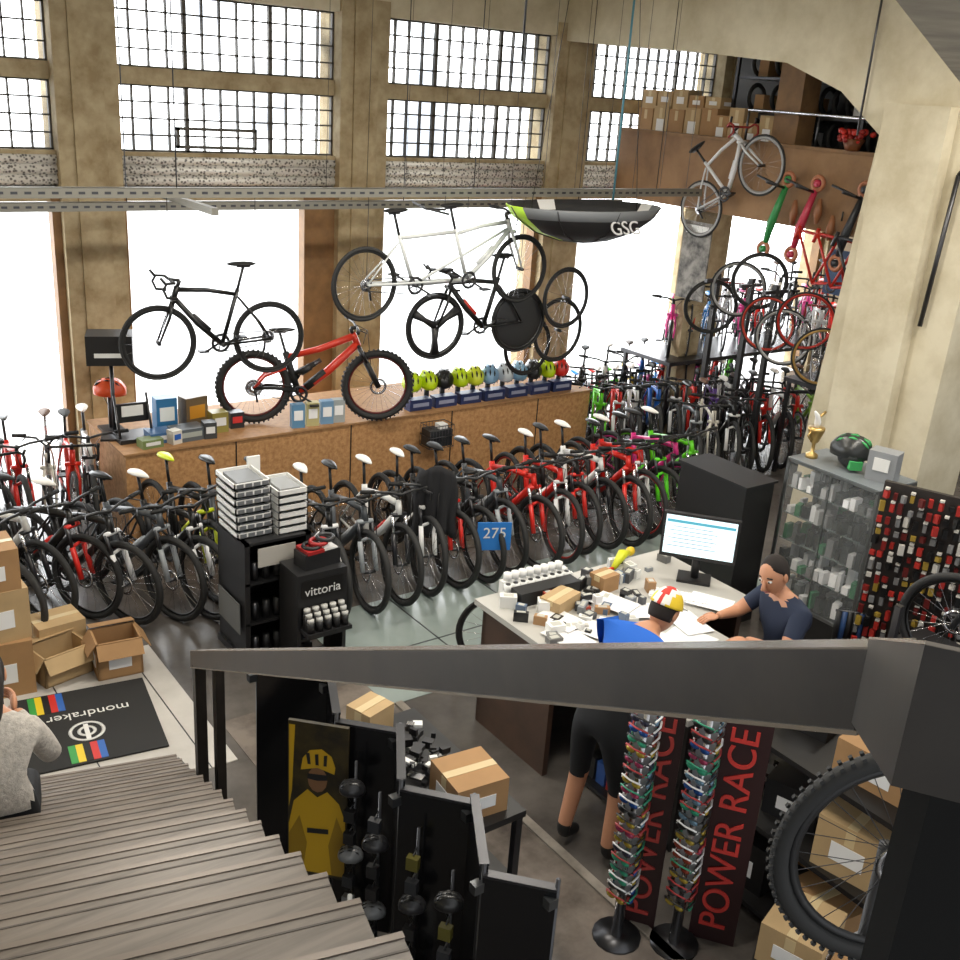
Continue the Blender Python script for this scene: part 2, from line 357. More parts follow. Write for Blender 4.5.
def put(key,pos,head,lean=0,z=0,at='front',pitch=0):
    me,fx,rx,R=BIKES[key]; hx,hy=head; ang=math.atan2(hy,hx)
    off={'front':fx,'mid':(fx+rx)/2,'rear':rx}[at]
    M=Matrix.Translation(V((pos[0],pos[1],z)))@Matrix.Rotation(ang,4,'Z')@Matrix.Rotation(lean,4,'X')@Matrix.Rotation(pitch,4,'Y')@Matrix.Translation(V((-off,0,0)))
    return link(nm(key),me,M=M)
# main row
seq=['blk_wht','gry','wht','blk_wht','blk_red','blk','gry','red','redrim','blk_red','wht','red','redrim','blk_grn','pink','grn']
a=3.74
for i,k in enumerate(seq):
    put(k,(a,6.9+random.uniform(-.06,.06)),(random.uniform(-.16,.04),-1),random.uniform(-.08,.03)); a+=.30 if i<10 else .26
# left group
for k,pos,h in (('blk_wht',(2.84,7.35),(.30,-1)),('gry',(2.60,7.45),(.4,-1)),('blk_wht',(2.28,7.55),(.5,-1)),('blk_red',(2.02,7.80),(.6,-1)),('yel',(3.0,7.62),(.1,-1)),('wht',(1.72,7.85),(.5,-1)),('blk_wht',(1.42,7.6),(.5,-1)),('gry',(3.25,7.4),(.05,-1)),('blk',(3.5,7.2),(.0,-1)),('red',(1.12,8.0),(.5,-1)),('blk_wht',(.8,7.9),(.4,-1)),('red',(.5,7.9),(.4,-1))):
    put(k,pos,h,random.uniform(-.06,.02))
ks=['roadred','wht','blu','roadwht','red','roadblk','blk_wht','roadblk','red','citywht']
for i in range(12):
    put(ks[i%len(ks)],(.35+.2*i,9.3),(random.uniform(-.25,.25),-1),random.uniform(-.05,.05))
# right crowd
ks=['blu','red','citywht','roadblk','red','cityblk','blk_wht','roadred','roadwht','pink','wht','grn']
random.seed(11)
for i in range(10):
    put(['grn','redrim','wht','blu','blk_wht','red','citypur','wht','cityblk','roadred'][i],(8.25+.27*i,8.72-.05*i),(-.55,-.75),random.uniform(-.05,.05))
for i in range(9):
    put(['gry','citywht','blk_wht','cityblk','red','wht','roadred','citygrn','cityblk'][i],(8.8+.32*i,7.72),(-.55,-.8),random.uniform(-.05,.05))
for i in range(9):
    put(ks[(i*7+3)%len(ks)],(8.8+.36*i,9.75),(-.7,-.7),random.uniform(-.05,.05))
for i in range(8):
    put(['kpink','kblue','kred','kgreen','kyel','kpink','kblue','kred'][i],(8.6+.30*i,9.75),(-.5,-.9),0)
b=B(); b.bb(9.6,13.5,9.0,9.9,1.05,1.1,METAL)
for x in (9.65,11,12.3,13.45):
    for y in (9.05,9.85): b.bb(x-.02,x+.02,y-.02,y+.02,0,1.05,METAL)
b.bb(10.2,13.6,7.0,7.7,1.15,1.2,METAL)
for x in (10.25,11.5,12.6,13.5):
    for y in (7.05,7.65): b.bb(x-.02,x+.02,y-.02,y+.02,0,1.15,METAL)
for (x,y) in ((9.75,8.55),(9.85,7.75),(9.9,8.15)): b.bb(x-.03,x+.03,y-.03,y+.03,0,2.3,BLACK); b.bb(x-.2,x+.2,y-.02,y+.02,2.2,2.24,METAL)
b.obj('bicycle_rack')
for i in range(10): put(['kpink','roadred','kblue','roadwht','kpink','kred','citywht','roadblk','kpink','roadred'][i],(9.75+.34*i,9.2),(-.7,-.7),0,z=1.1)
for i in range(8): put(['roadwht','red','roadblk','roadred','roadred','citywht','blk','roadred'][i],(10.2+.36*i,7.3),(-.7,-.7),0,z=1.2)
for i,(x,y,z,c) in enumerate(((9.8,7.75,1.85,'b83a2a'),(9.8,7.5,1.75,'a8a8a8'),(9.75,7.2,2.0,'b02a20'),(9.85,8.3,2.15,'9a9a9a'),(9.8,6.95,1.65,'a8864a'),(9.85,8.0,2.3,'333333'),(9.7,8.55,1.9,'222222'))):
    b=B(); wheel(b,(0,0,0),.33,.012,cm(c,.3,.3),RUBBER,18,False); b.obj('bicycle_wheel',(x,y,z),-1.2+.1*i)
# bare frames hung under the mezzanine edge
for i,(y,c) in enumerate(((7.05,'b82a20'),(7.3,'b82a20'),(6.8,'2a2a2e'))):
    b=B(); m=cm(c,.3)
    P_=[V((0,-.2,.25)),V((0,.25,.3)),V((0,0,-.25)),V((0,-.35,-.2))]
    for a_,c_ in ((0,1),(1,2),(0,2),(2,3),(0,3)): b.tube([P_[a_],P_[c_]],.016,m,8)
    b.tube([P_[1]+V((0,-.01,.05)),P_[1]+V((0,.03,-.1))],.022,m,8); b.tube([P_[0]+V((0,0,.2)),P_[0]+V((0,0,.3))],.01,METAL,5); b.ring(P_[2],.05,.01,METAL,ax='x',n=16)
    b.obj('bicycle_frame',(9.88,y,2.65),.3)

# display bikes
PT=.88
put('enduro',(4.74,9.16),(1,-.36),0,z=PT+.03,at='mid')
put('roadblk',(3.60,8.95),(-1,.12),0,z=1.55,at='mid')
put('tt',(6.28,8.6),(-1,.05),0,z=1.59,at='mid')
put('tandem',(5.8,8.5),(1,0),0,z=2.1,at='mid',pitch=-.04)
b=B()
for x,y,z0 in ((4.9,8.5,2.5),(6.0,8.5,3.0),(6.7,8.5,2.6),(5.8,8.6,2.5),(6.6,8.6,2.3),(3.2,8.95,2.3),(4.0,8.95,2.3)):
    b.tube([(x,y,z0),(x,y,3.2)],.004,METAL,3)
b.obj('suspension_wire')
put('roadwht',(9.85,8.45),(0,-1),0,z=3.0,at='mid',pitch=-.62)
for (c,R) in (((7.35,8.5,2.15),.33),((7.45,8.7,1.75),.36),((7.2,8.9,1.55),.34)):
    b=B(); wheel(b,(0,0,0),R,.014,BLACK,RUBBER,20,False); b.obj('bicycle_wheel',c,.05)
b=B(); wheel(b,(0,0,0),.33,.014,METAL,RUBBER,20,False); b.obj('bicycle_wheel',(4.42,5.52,.33),-.6)

# ---------------------------------------------------------------- platform
OSB=mat('osb_board',hexc('b98d5e'),.75,noise_s=22,col2=hexc('94693f'))
b=B(); b.bb(2.75,8.3,9.0,10.1,0,PT,OSB)
for x in (3.8,5.05,6.3,7.5): b.bb(x,x+.012,8.995,9.0,0,PT,DARKP)
b.bb(2.73,8.32,8.98,10.12,PT,PT+.02,mat('osb_top',hexc('a37a50'),.7,noise_s=18,noise_a=.1)); b.obj('display_platform')
PT2=PT+.02
def helmet(b,c,col,rz=0,s=1,col2=None):
    m=cm(col,.3); m2=cm(col2 or '161616',.5); M=Matrix.Rotation(rz,3,'Z')
    def hf(v):
        g=1-.05*(math.cos(9*v.y) if v.z>.1 else 0)
        return V((v.x*g+(.12*v.x if v.x<0 else 0),v.y*(1-.1*abs(v.x))*g,max(v.z,-.3)*g*(1 if v.x>-.3 else 1.05)))
    b.sph(c,(.145*s,.11*s,.125*s),m,24,12,M=M,fn=hf)
    for k in(-1,0,1):
        for (t0,t1) in ((.55,1.1),(1.35,1.8),(2.05,2.5)):
            pts=[V(c)+M@V((.140*s*math.cos(t),k*.05*s,.124*s*math.sin(t)*(1-.10*abs(k)))) for t in (t0,(t0+t1)/2,t1)]
            b.tube(pts,[.004*s,.011*s,.004*s],m2,5)
    for k in(-1,1): b.tube([V(c)+M@V((.03*s,k*.09*s,-.03*s)),V(c)+M@V((.0,k*.06*s,-.12*s))],.004*s,m2,4)
cols=['c6e21a','c6e21a','1c1c1c','c6e21a','d9e23a','8fb7d8','dfe6ea','9cc8e6','2a2a2a','c6e21a','d3322a']
b=B()
for i,cc in enumerate(cols):
    x=5.95+.2*i; b.tube([(x,9.3-.01*i,PT2),(x,9.3-.01*i,PT2+.20)],.03,BLACK,8)
b.obj('helmet_stand')
for i,cc in enumerate(cols):
    b=B(); helmet(b,(0,0,0),cc,0,1.0); o=b.obj('bicycle_helmet',(5.95+.2*i,9.28-.01*i,PT2+.25),-2.0); o.rotation_euler=(0,.25,-2.0+.15*math.sin(i*2.3))
b=B()
for i in range(7):
    x=5.95+.33*i; b.box((x,9.14,PT2+.06),(.28,.12,.12),cm('1f2c55')); b.box((x,9.078,PT2+.06),(.2,.004,.04),cm('8a90a8'))
b.obj('helmet_box')
b=B(); b.box((2.96,9.4,PT2+.02),(.34,.3,.04),BLACK); 
for s in(-1,1): b.tube([(2.96+s*.15,9.3,PT2),(2.96+s*.15,9.45,PT2+.42)],.012,METAL); 
b.box((2.96,9.42,PT2+.25),(.3,.03,.18),DARKP); b.box((2.96,9.40,PT2+.27),(.2,.01,.1),WHITE); b.obj('folding_repair_stool')
def carton(name,c,d,rz=0,m=None,label=None,open_=False,tape=True,lm=None):
    b=B(); m=m or CARD; x,y,z=d; t=.008
    if open_:
        b.box((0,0,t),(x,y,2*t),m)
        for s in(-1,1): b.box((s*(x/2-t),0,z/2),(2*t,y,z),m); b.box((0,s*(y/2-t),z/2),(x,2*t,z),m)
        for s in(-1,1):
            b.box((s*(x/2+.03),0,z-.04),(.11,y,.006),m,M=Matrix.Rotation(s*.95,3,'Y')); b.box((0,s*(y/2+.03),z-.02+s*.03),(x,.13,.006),m,M=Matrix.Rotation(-s*.3 if s>0 else .9,3,'X'))
    else:
        b.box((0,0,z/2),d,m)
        if tape: b.box((0,0,z),(x,.05,.004),TAPE); b.box((-x/2,0,z*.8),(.004,.05,z*.3),TAPE)
    if label: b.box((-x/2-.002,0,z*.45),(.003,y*.5,z*.35),lm or PAPER); b.box((0,-y/2-.002,z*.45),(x*.5,.003,z*.35),lm or PAPER)
    return b.obj(name,c,rz)
for (x,y,w,d,h,c,c2) in ((3.3,9.5,.2,.15,.34,'2f6f9e','dfe3e0'),(3.58,9.5,.24,.15,.32,'6d5a41','c98a2a'),(3.15,9.25,.22,.2,.1,'3b5f8a','c9c9c9'),(3.4,9.2,.3,.2,.12,'555b60','9aa09a'),(3.75,9.3,.16,.14,.2,'8a8040','d8d8d8'),(3.02,9.12,.2,.14,.08,'6a7a4a','d8d8d8'),(3.95,9.35,.14,.12,.16,'26282c','cc3333'),(3.6,9.15,.12,.12,.16,'3a3c3e','d8d8d8'),(3.25,9.12,.1,.1,.13,'c8c4ba','2a5ba8')):
    b=B(); b.box((0,0,h/2),(w,d,h),cm(c)); b.box((0,-d/2-.002,h*.55),(w*.7,.004,h*.4),cm(c2)); b.obj('product_box',(x,y,PT2),random.uniform(-.3,.3))
for (x,c) in ((4.50,'5a86a8'),(4.66,'b0a878'),(4.82,'6b8fae'),(4.95,'9aa0a0')):
    b=B(); b.box((0,0,.12),(.13,.09,.24),cm(c)); b.box((0,-.047,.13),(.09,.004,.1),PAPER); b.obj('product_box',(x,9.10,PT2),-.2)
b=B(); helmet(b,(0,0,0),'e2552a'); b.obj('bicycle_helmet',(2.86,9.75,PT2+.38),2.6)
b=B(); b.tube([(0,0,0),(0,0,.33)],.02,METAL); b.box((0,0,.01),(.2,.2,.02),METAL); b.obj('helmet_stand',(2.86,9.75,PT2))
b=B(); b.tube([(0,0,0),(0,0,.72)],.02,METAL); b.box((0,0,.86),(.40,.3,.27),DARKP); b.box((0,-.152,.82),(.26,.004,.04),WHITE); b.box((0,0,.01),(.25,.25,.02),METAL); b.obj('speaker_box',(2.82,9.5,PT2),-.35)
b=B()
for z in (.0,.12,.24): b.tube([(-.15,-.1,z),(.15,-.1,z),(.15,.1,z),(-.15,.1,z)],.005,METAL,4,closed=True)
for i in range(9):
    x=-.15+.0375*i
    for y in(-.1,.1): b.tube([(x,y,0),(x,y,.24)],.003,METAL,3)
b.box((0,0,.1),(.28,.18,.18),cm('23262a')); b.box((.05,0,.2),(.1,.1,.08),WHITE); b.obj('wire_basket',(6.0,8.82,.58),0)
b=B(); b.box((0,0,0),(.30,.012,.26),cm('2a78c8')); s=b.obj('sale_sign',(5.16,6.62,.55),-.45)
t=text('sign_text','275',.14,WHITE,frameM((5.16-.007*.43,6.62-.012,.58),(math.cos(-.45),math.sin(-.45),0),(0,0,1)),.001); t.parent=s; t.matrix_parent_inverse=(Matrix.Translation((5.16,6.62,.55))@Matrix.Rotation(-.45,4,'Z')).inverted()
# black jacket over bars
b=B()
vs=[];fs=[];n=14;kk=10
for i in range(kk+1):
    for j in range(n+1):
        u=j/n-.5; v=i/kk; w=.2*(1+.5*v)+.03*math.sin(v*6); vs.append((u*w*1.4,-.10*math.cos(u*math.pi)+.03*math.sin(u*22+v*2)*(.3+v)-.03,-.62*v+(.04*math.cos(u*6))))
for i in range(kk):
    for j in range(n): q=i*(n+1)+j; fs.append((q,q+1,q+n+2,q+n+1))
b.add(vs,fs,mat('black_cloth',(.012,.012,.014),.9),True)
o=b.obj('jacket',(4.82,7.06,1.12),-.5); o.modifiers.new('s','SOLIDIFY').thickness=.02

# ---------------------------------------------------------------- display stand with white trays
b=B()
b.bb(2.78,3.35,6.5,7.0,0,.06,BLACK); b.bb(2.80,2.84,6.5,7.0,.06,1.0,BLACK); b.bb(3.29,3.33,6.5,7.0,.06,1.0,BLACK); b.bb(2.8,3.33,6.97,7.0,.06,1.0,DARKP)
for z in (.35,.68,1.0): b.bb(2.8,3.33,6.5,7.0,z-.02,z,BLACK)
for i in range(5):
    for z in (.06,.35,.68): b.tube([(2.9+.09*i,6.56,z),(2.9+.09*i,6.56,z+.14)],.03,[METAL,BLACK,cm('2b2b2b'),cm('8a8a88'),METAL][i],8)
b.bb(2.775,2.78,6.55,6.95,.25,.50,cm('6a6a68')); b.bb(2.9,3.2,6.49,6.495,.80,.95,cm('b8b4ac'))
b.obj('display_stand')
b=B(); z=1.0
for i in range(7):
    dx=random.uniform(-.01,.01); b.bb(2.78+dx,3.06+dx,6.6,6.95,z,z+.012,WHITE)
    for (x0,x1,y0,y1) in ((2.78,2.79,6.6,6.95),(3.05,3.06,6.6,6.95),(2.78,3.06,6.6,6.61),(2.78,3.06,6.94,6.95)): b.bb(x0+dx,x1+dx,y0,y1,z,z+.045,WHITE)
    for j in range(4): b.bb(2.80+.065*j+dx,2.85+.065*j+dx,6.596,6.60,z+.01,z+.04,cm('6a6d70'))
    b.bb(2.82+dx,3.02+dx,6.64,6.9,z+.012,z+.040,cm('7a7d80'))
    z+=.065
z=1.0
for i in range(6):
    b.bb(3.09,3.33,6.55,6.9,z,z+.01,WHITE)
    for (x0,x1,y0,y1) in ((3.09,3.1,6.55,6.9),(3.32,3.33,6.55,6.9),(3.09,3.33,6.55,6.56),(3.09,3.33,6.89,6.9)): b.bb(x0,x1,y0,y1,z,z+.045,WHITE)
    b.bb(3.13,3.29,6.6,6.85,z+.012,z+.04,cm('8a8c8c')); z+=.06
b.bb(3.02,3.12,6.93,6.95,1.0,1.50,WHITE)
b.obj('parts_trays')
b=B(); b.box((0,0,.06),(.3,.16,.12),BLACK); b.box((-.06,0,.13),(.14,.17,.025),cm('9a2020')); b.box((.07,.0,.125),(.12,.15,.012),WHITE)
for k in range(3): b.ring((-.05+.06*k,0,.15+.02*k),.06,.016,[BLACK,cm('9a2020'),BLACK][k],ax='z',n=16)
b.obj('tyre_box',(3.28,6.3,.84),.1)
b=B(); b.bb(3.05,3.45,6.15,6.45,.58,.84,BLACK); b.box((3.25,6.148,.72),(.34,.004,.14),cm('181818')); b.bb(3.05,3.08,6.15,6.45,0,.58,BLACK); b.bb(3.42,3.45,6.15,6.45,0,.58,BLACK)
for z in (.02,.30): b.bb(3.08,3.42,6.15,6.45,z,z+.02,BLACK)
for j in range(3):
    for i in range(5): b.tube([(3.11+.07*i,6.12-.03*j,.42),(3.11+.07*i,6.12-.03*j,.56-.03*j)],.028,BLACK,8); b.tube([(3.11+.07*i,6.12-.03*j,.56-.03*j),(3.11+.07*i,6.12-.03*j,.585-.03*j)],.026,cm('b8b8b4'),8)
b.bb(3.07,3.43,6.02,6.15,.39,.42,BLACK)
cd_=b.obj('counter_display')
t=text('label_text','vittoria',.10,WHITE,frameM((3.25,6.143,.70),(1,0,0),(0,0,1)),.001); t.parent=cd_

# boxes on tile floor
carton('cardboard_box',(1.60,7.05,0),(.36,.26,.24),.25,CARD2,open_=True)
carton('cardboard_box',(1.97,6.92,0),(.32,.26,.30),-.1,CARD,open_=True,label=True)
carton('cardboard_box',(1.66,7.33,0),(.34,.28,.32),.1,CARD2)
carton('cardboard_box',(1.19,7.1,0),(.45,.4,.42),-.1,CARD,label=True); carton('cardboard_box',(1.19,7.1,.42),(.42,.36,.38),.05,CARD2,label=True); carton('cardboard_box',(1.18,7.1,.80),(.38,.34,.30),.0,CARD,label=True)
carton('cardboard_box',(.70,7.15,0),(.40,.4,.5),.1,CARD2); carton('cardboard_box',(.72,7.15,.5),(.38,.36,.4),-.1,CARD)
# mat
MATB=mat('mat_black',(.02,.02,.02),.85)
b=B(); b.bb(0,.88,0,.90,0,.012,MATB)
for i,c in enumerate(['3a9a4a','e3c52a','151515','c8302a','2f62b0']):
    b.bb(.10+.045*i,.145+.045*i,.66,.89,.012,.014,cm(c)); b.bb(.28+.045*i,.325+.045*i,.02,.22,.012,.014,cm(c))
b.ring((.42,.36,.013),.105,.012,WHITE,ax='z',n=32,k=4,rw=.002); b.ring((.42,.36,.013),.05,.012,WHITE,ax='z',n=24,k=4,rw=.002)
b.bb(.405,.435,.26,.44,.012,.016,WHITE)
mo=b.obj('door_mat',(1.08,5.92,.008),-.14)
t=text('mat_text','mondraker',.12,WHITE,Matrix.Translation((1.08,5.92,.008))@Matrix.Rotation(-.14,4,'Z')@Matrix.Translation((.46,.57,.014))@Matrix.Rotation(math.pi,4,'Z'),.0005)
t.parent=mo; t.matrix_parent_inverse=(Matrix.Translation((1.08,5.92,.008))@Matrix.Rotation(-.14,4,'Z')).inverted()

# ---------------------------------------------------------------- stairs
S0=V((1.88,5.46,0)); ud=V((-.225,-.974,0)).normalized(); ld=V((ud.y,-ud.x,0))
TREAD=mat('stair_tread',hexc('7f766d'),.38,noise_s=2,col2=hexc('665e56'))
nt=TREAD.node_tree; 
for n in nt.nodes:
    if n.type=='TEX_NOISE':
        mp=nt.nodes.new('ShaderNodeMapping'); mp.inputs['Scale'].default_value=(1,14,1); mp.inputs['Rotation'].default_value=(0,0,.227)
        l=n.inputs['Vector'].links[0]; src=l.from_socket; nt.links.new(src,mp.inputs[0]); nt.links.new(mp.outputs[0],n.inputs['Vector'])
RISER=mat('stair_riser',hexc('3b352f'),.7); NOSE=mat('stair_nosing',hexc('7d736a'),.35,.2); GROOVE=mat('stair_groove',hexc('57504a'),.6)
b=B(); W=3.2; run=.297; rise=.17
Rm=Matrix((-ld,-ud,V((0,0,1)))).transposed()
def sp(l,u,z): q=S0+ld*l+ud*u; return (q.x,q.y,z)
for k in range(16):
    z=rise*(k+1); u0=run*k; c=sp(W/2,u0+run/2+.01,z-.02)
    b.box(c,(W,run+.05,.035),TREAD,M=Rm); b.box(sp(W/2,u0-.010,z-.008),(W+.004,.018,.018),NOSE,M=Rm); b.box(sp(W/2,u0+.03,z-.002),(W,.006,.002),GROOVE,M=Rm)
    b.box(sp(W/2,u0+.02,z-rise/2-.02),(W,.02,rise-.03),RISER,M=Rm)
b.box(sp(W/2,run*16+1.0,rise*16-.03),(W,2.05,.05),TREAD,M=Rm)
q=[sp(-.02,-.05,0),sp(-.02,.25,0),sp(-.02,run*16+.2,rise*16-.35),sp(-.02,run*16,rise*16),sp(-.02,-.05,.12)]
q2=[sp(.03,-.05,0),sp(.03,.25,0),sp(.03,run*16+.2,rise*16-.35),sp(.03,run*16,rise*16),sp(.03,-.05,.12)]
b.add(q+q2,[(0,1,2,3,4),(9,8,7,6,5)]+[(i,i+5,(i+1)%5+5,(i+1)%5) for i in range(5)],DARKP)
b.obj('staircase')
# handrail
STEEL=mat('dark_steel',hexc('2b2621'),.42,.0,noise_s=5,col2=hexc('1a1613'),spec=.35)
b=B()
def beam(b,p0,p1,w,h,m,h1=None):
    p0=V(p0);p1=V(p1); d=(p1-p0); y=V((-d.y,d.x,0)).normalized()*w/2; z=V((0,0,h/2)); z1=V((0,0,(h1 or h)/2))
    vs=[p0-y-z,p0+y-z,p0+y+z,p0-y+z,p1-y-z1,p1+y-z1,p1+y+z1,p1-y+z1]
    b.add(vs,[(0,3,2,1),(4,5,6,7),(0,1,5,4),(1,2,6,5),(2,3,7,6),(3,0,4,7)],m)
TOPM=mat('rail_top_sheen',hexc('7a7166'),.25,.4)  # same dark steel, painted paler to stand for sky reflected on the top
E0=V((1.80,4.85,1.20)); E1=V((.93,.51,3.64)); E2=V((.56,.26,3.86))
beam(b,E0,E1,.06,.10,STEEL); beam(b,E1,E2,.05,.10,STEEL)
beam(b,E0+V((0,0,.051)),E1+V((0,0,.051)),.06,.003,TOPM); beam(b,E1+V((0,0,.051)),E2+V((0,0,.051)),.05,.003,TOPM)
beam(b,E0+V((-.031,0,-.047)),E1+V((-.031,0,-.047)),.004,.006,TOPM)
q=E0.lerp(E1,.02); b.bb(q.x-.03,q.x+.03,q.y-.02,q.y+.02,0,q.z-.04,STEEL); b.bb(q.x+.06,q.x+.11,q.y-.08,q.y-.03,0,q.z-.04,STEEL)
b.box((1.03,.40,2.88),(.20,.06,1.44),MATTE,rz=-.64)
b.obj('stair_handrail')

# ---------------------------------------------------------------- display panels by stair
GLOSS=mat('gloss_black_panel',hexc('121214'),.18)
b=B()
pts=[(2.0,4.5),(2.28,4.22),(2.12,3.85),(2.34,3.62),(2.12,3.25),(2.34,3.0),(2.12,2.62),(2.32,2.4)]
for i in range(0,len(pts)-1):
    (x0,y0),(x1,y1)=pts[i],pts[i+1]; L=math.hypot(x1-x0,y1-y0); an=math.atan2(y1-y0,x1-x0)
    b.box(((x0+x1)/2,(y0+y1)/2,.66),(L,.035,1.3 if i%2 else 1.22),GLOSS,rz=an)
    b.box(((x0+x1)/2,(y0+y1)/2,1.315 if i%2 else 1.275),(L,.04,.012),METAL,rz=an)
for (x,y) in pts: b.tube([(x,y,0),(x,y,1.32)],.010,METAL,8); b.box((x-.03,y,1.22),(.045,.04,.045),cm('5a5c5e',.3,.8))
b.obj('display_partition')
b=B(); x0,y0,x1,y1=1.92,3.94,2.12,3.74; an=math.atan2(y1-y0,x1-x0); b.box(((x0+x1)/2,(y0+y1)/2,.85),(.30,.02,.9),mat('poster_dark',hexc('3a3014'),.5,noise_s=9,col2=hexc('16130c')),rz=an)
M3=Matrix.Rotation(an,3,'Z'); YE=cm('b8921c'); YD=cm('8a6c16')
def pp(u,w,v): q=M3@V((u,w,0)); return ((x0+x1)/2+q.x,(y0+y1)/2+q.y,v)
def flat(pl,w,m): b.add([pp(u,-.0105-w,v) for u,v in pl],[tuple(range(len(pl)))],m)
flat([(-.145,.42),(-.145,.70),(-.12,.84),(-.05,.92),(.0,.88),(.05,.92),(.11,.86),(.145,.76),(.145,.42)],.001,YE)
flat([(-.145,1.28),(-.115,1.28),(-.13,.9),(-.145,.8)],.001,YE)
flat([(.05*math.cos(t*.5236),.985+.075*math.sin(t*.5236)) for t in range(12)],.002,cm('7a583c'))
flat([(-.085,1.03),(-.075,1.10),(-.04,1.15),(.02,1.165),(.07,1.13),(.09,1.07),(.085,1.03),(.0,1.055)],.003,YE)
for k in(-1,0,1): flat([(.04*k-.01,1.07),(.045*k-.014,1.13),(.045*k+.004,1.135),(.04*k+.006,1.07)],.004,BLACK)
flat([(-.05,.985),(-.05,1.015),(.05,1.02),(.05,.99),(.0,.98)],.004,BLACK)
flat([(-.145,.42),(-.145,.64),(-.09,.76),(-.05,.60),(-.07,.42)],.002,YD); flat([(.145,.42),(.145,.66),(.10,.78),(.06,.60),(.08,.42)],.002,YD); flat([(-.05,.66),(-.05,.69),(.06,.70),(.06,.67)],.003,BLACK)
b.obj('advertising_poster')
b=B()
for j,(x,y) in enumerate(((2.14,3.68),(2.12,3.42),(2.14,3.12),(2.12,2.82))):
    b.tube([(x,y,0),(x,y,1.14)],.008,METAL,5)
    for i in range(7):
        z=.26+.13*i; b.tube([(x-.05,y-.04,z),(x,y,z)],.004,METAL,4)
        if (i+j)%3==0: helmet(b,(x-.04,y-.03,z-.03),['1c1c1c','6a6c6e','2a2a2c'][(i+j)//3%3],2.5,.42)
        else: b.box((x-.05,y-.04,z-.04),(.035,.055,.065),[BLACK,cm('7a7c7e'),cm('2a2c30'),cm('5a5420'),METAL][(i+j)%5],rz=.6)
for (x,y,z) in ((2.0,3.0,.4),(2.02,3.5,.45)): b.tube([(x,y,0),(x,y,z),(x,y,z+.02),(x,y,z+.08)],[.03,.03,.012,.012],WHITE,10)
b.obj('accessory_display')
b=B(); b.bb(2.5,3.0,3.4,4.5,.66,.70,DARKP)
for x in(2.53,2.97):
    for y in(3.43,4.47): b.bb(x-.02,x+.02,y-.02,y+.02,0,.66,METAL)
b.bb(2.53,2.97,3.43,4.47,.25,.28,DARKP); b.obj('side_table')
carton('cardboard_box',(2.78,3.62,.70),(.3,.3,.2),-.1,CARD,label=True); carton('cardboard_box',(2.62,4.37,.70),(.2,.18,.22),.3,CARD2)
b=B()
for i in range(60): b.box((random.uniform(-.16,.16),random.uniform(-.2,.22),random.uniform(.02,.16)),(random.uniform(.02,.09),random.uniform(.02,.06),random.uniform(.01,.05)),random.choice([METAL,CHROME,BLACK,BLACK,METAL,WHITE]),rz=random.uniform(0,3))
b.obj('pile_of_bike_parts',(2.68,4.02,.70))

# ---------------------------------------------------------------- counter
DESK=mat('desk_top',hexc('b4b2ac'),.4); DW=mat('counter_brown',hexc('4a3426'),.6,noise_s=3)
b=B(); b.bb(3.85,5.6,4.15,5.1,.91,.95,DESK); b.bb(4.05,5.0,3.3,4.15,.91,.95,DESK)
b.bb(3.9,5.55,5.02,5.06,0,.91,DW); b.bb(3.9,3.94,4.3,5.06,0,.91,DW); b.bb(5.5,5.55,4.2,5.06,0,.91,DW); b.bb(4.9,4.94,3.35,4.15,0,.91,DARKP); b.bb(4.1,4.9,3.33,3.37,0,.91,DARKP)
for z in(.02,.45): b.bb(4.07,4.9,3.35,4.2,z,z+.025,DARKP)
b.obj('shop_counter')
b=B()
for i in range(26):
    c=random.choice(['8a2020','2a4b88','c8c4ba','222222','a8852a','3c6c4a','888888','d0d0d0']); b.tube([(4.12+.12*(i%2),3.45+.055*(i//2) ,.475),(4.12+.12*(i%2),3.45+.055*(i//2),.475+random.uniform(.1,.24))],.024,cm(c),8)
for i in range(7): b.box((4.2,3.5+.1*i,.12),(.14,.08,.16),cm(random.choice(['8a2020','2a4b88','c8c4ba','222222'])))
b.obj('maintenance_bottles')
nd=V((-.77,-.64,0)).normalized(); ang=math.atan2(nd.x,-nd.y)
b=B(); b.box((0,0,.34),(.54,.04,.34),BLACK); b.box((0,-.0215,.345),(.50,.002,.295),mat('screen_lit',(.6,.75,.8),.3,emit=(.8,.93,.98),es=.8)); b.box((0,-.0235,.45),(.48,.002,.02),mat('screen_bar',hexc('4d9fb5'),.4,emit=hexc('4d9fb5'),es=.6))
for i in range(6): b.box((-.05,-.0235,.41-.03*i),(.34 if i%2 else .28,.002,.004),mat('screen_line',(.3,.4,.5),.4))
b.tube([(0,.02,.02),(0,.02,.25)],.03,BLACK,8); b.box((0,.02,.01),(.24,.18,.02),BLACK); b.obj('computer_monitor',(5.43,4.58,.95),ang)
b=B(); b.box((0,0,.012),(.42,.15,.02),WHITE)
for i in range(14):
    for j in range(4): b.box((-.19+.029*i,-.05+.034*j,.026),(.023,.026,.008),PAPER)
b.obj('computer_keyboard',(5.12,4.42,.95),ang)
b=B()
for i,(x,y,r) in enumerate(((4.78,3.98,.3),(4.6,3.75,.1),(4.45,4.3,.7),(4.9,4.12,-.2),(4.3,4.3,.4),(4.05,4.35,.1),(5.25,4.25,.5),(4.7,4.4,1.1),(4.15,4.55,.2),(4.55,4.0,.9),(4.62,4.55,.3))):
    b.box((x,y,.953+.003*i),(.21,.297,.003),PAPER,rz=r)
b.obj('paper_sheets')
random.seed(5)
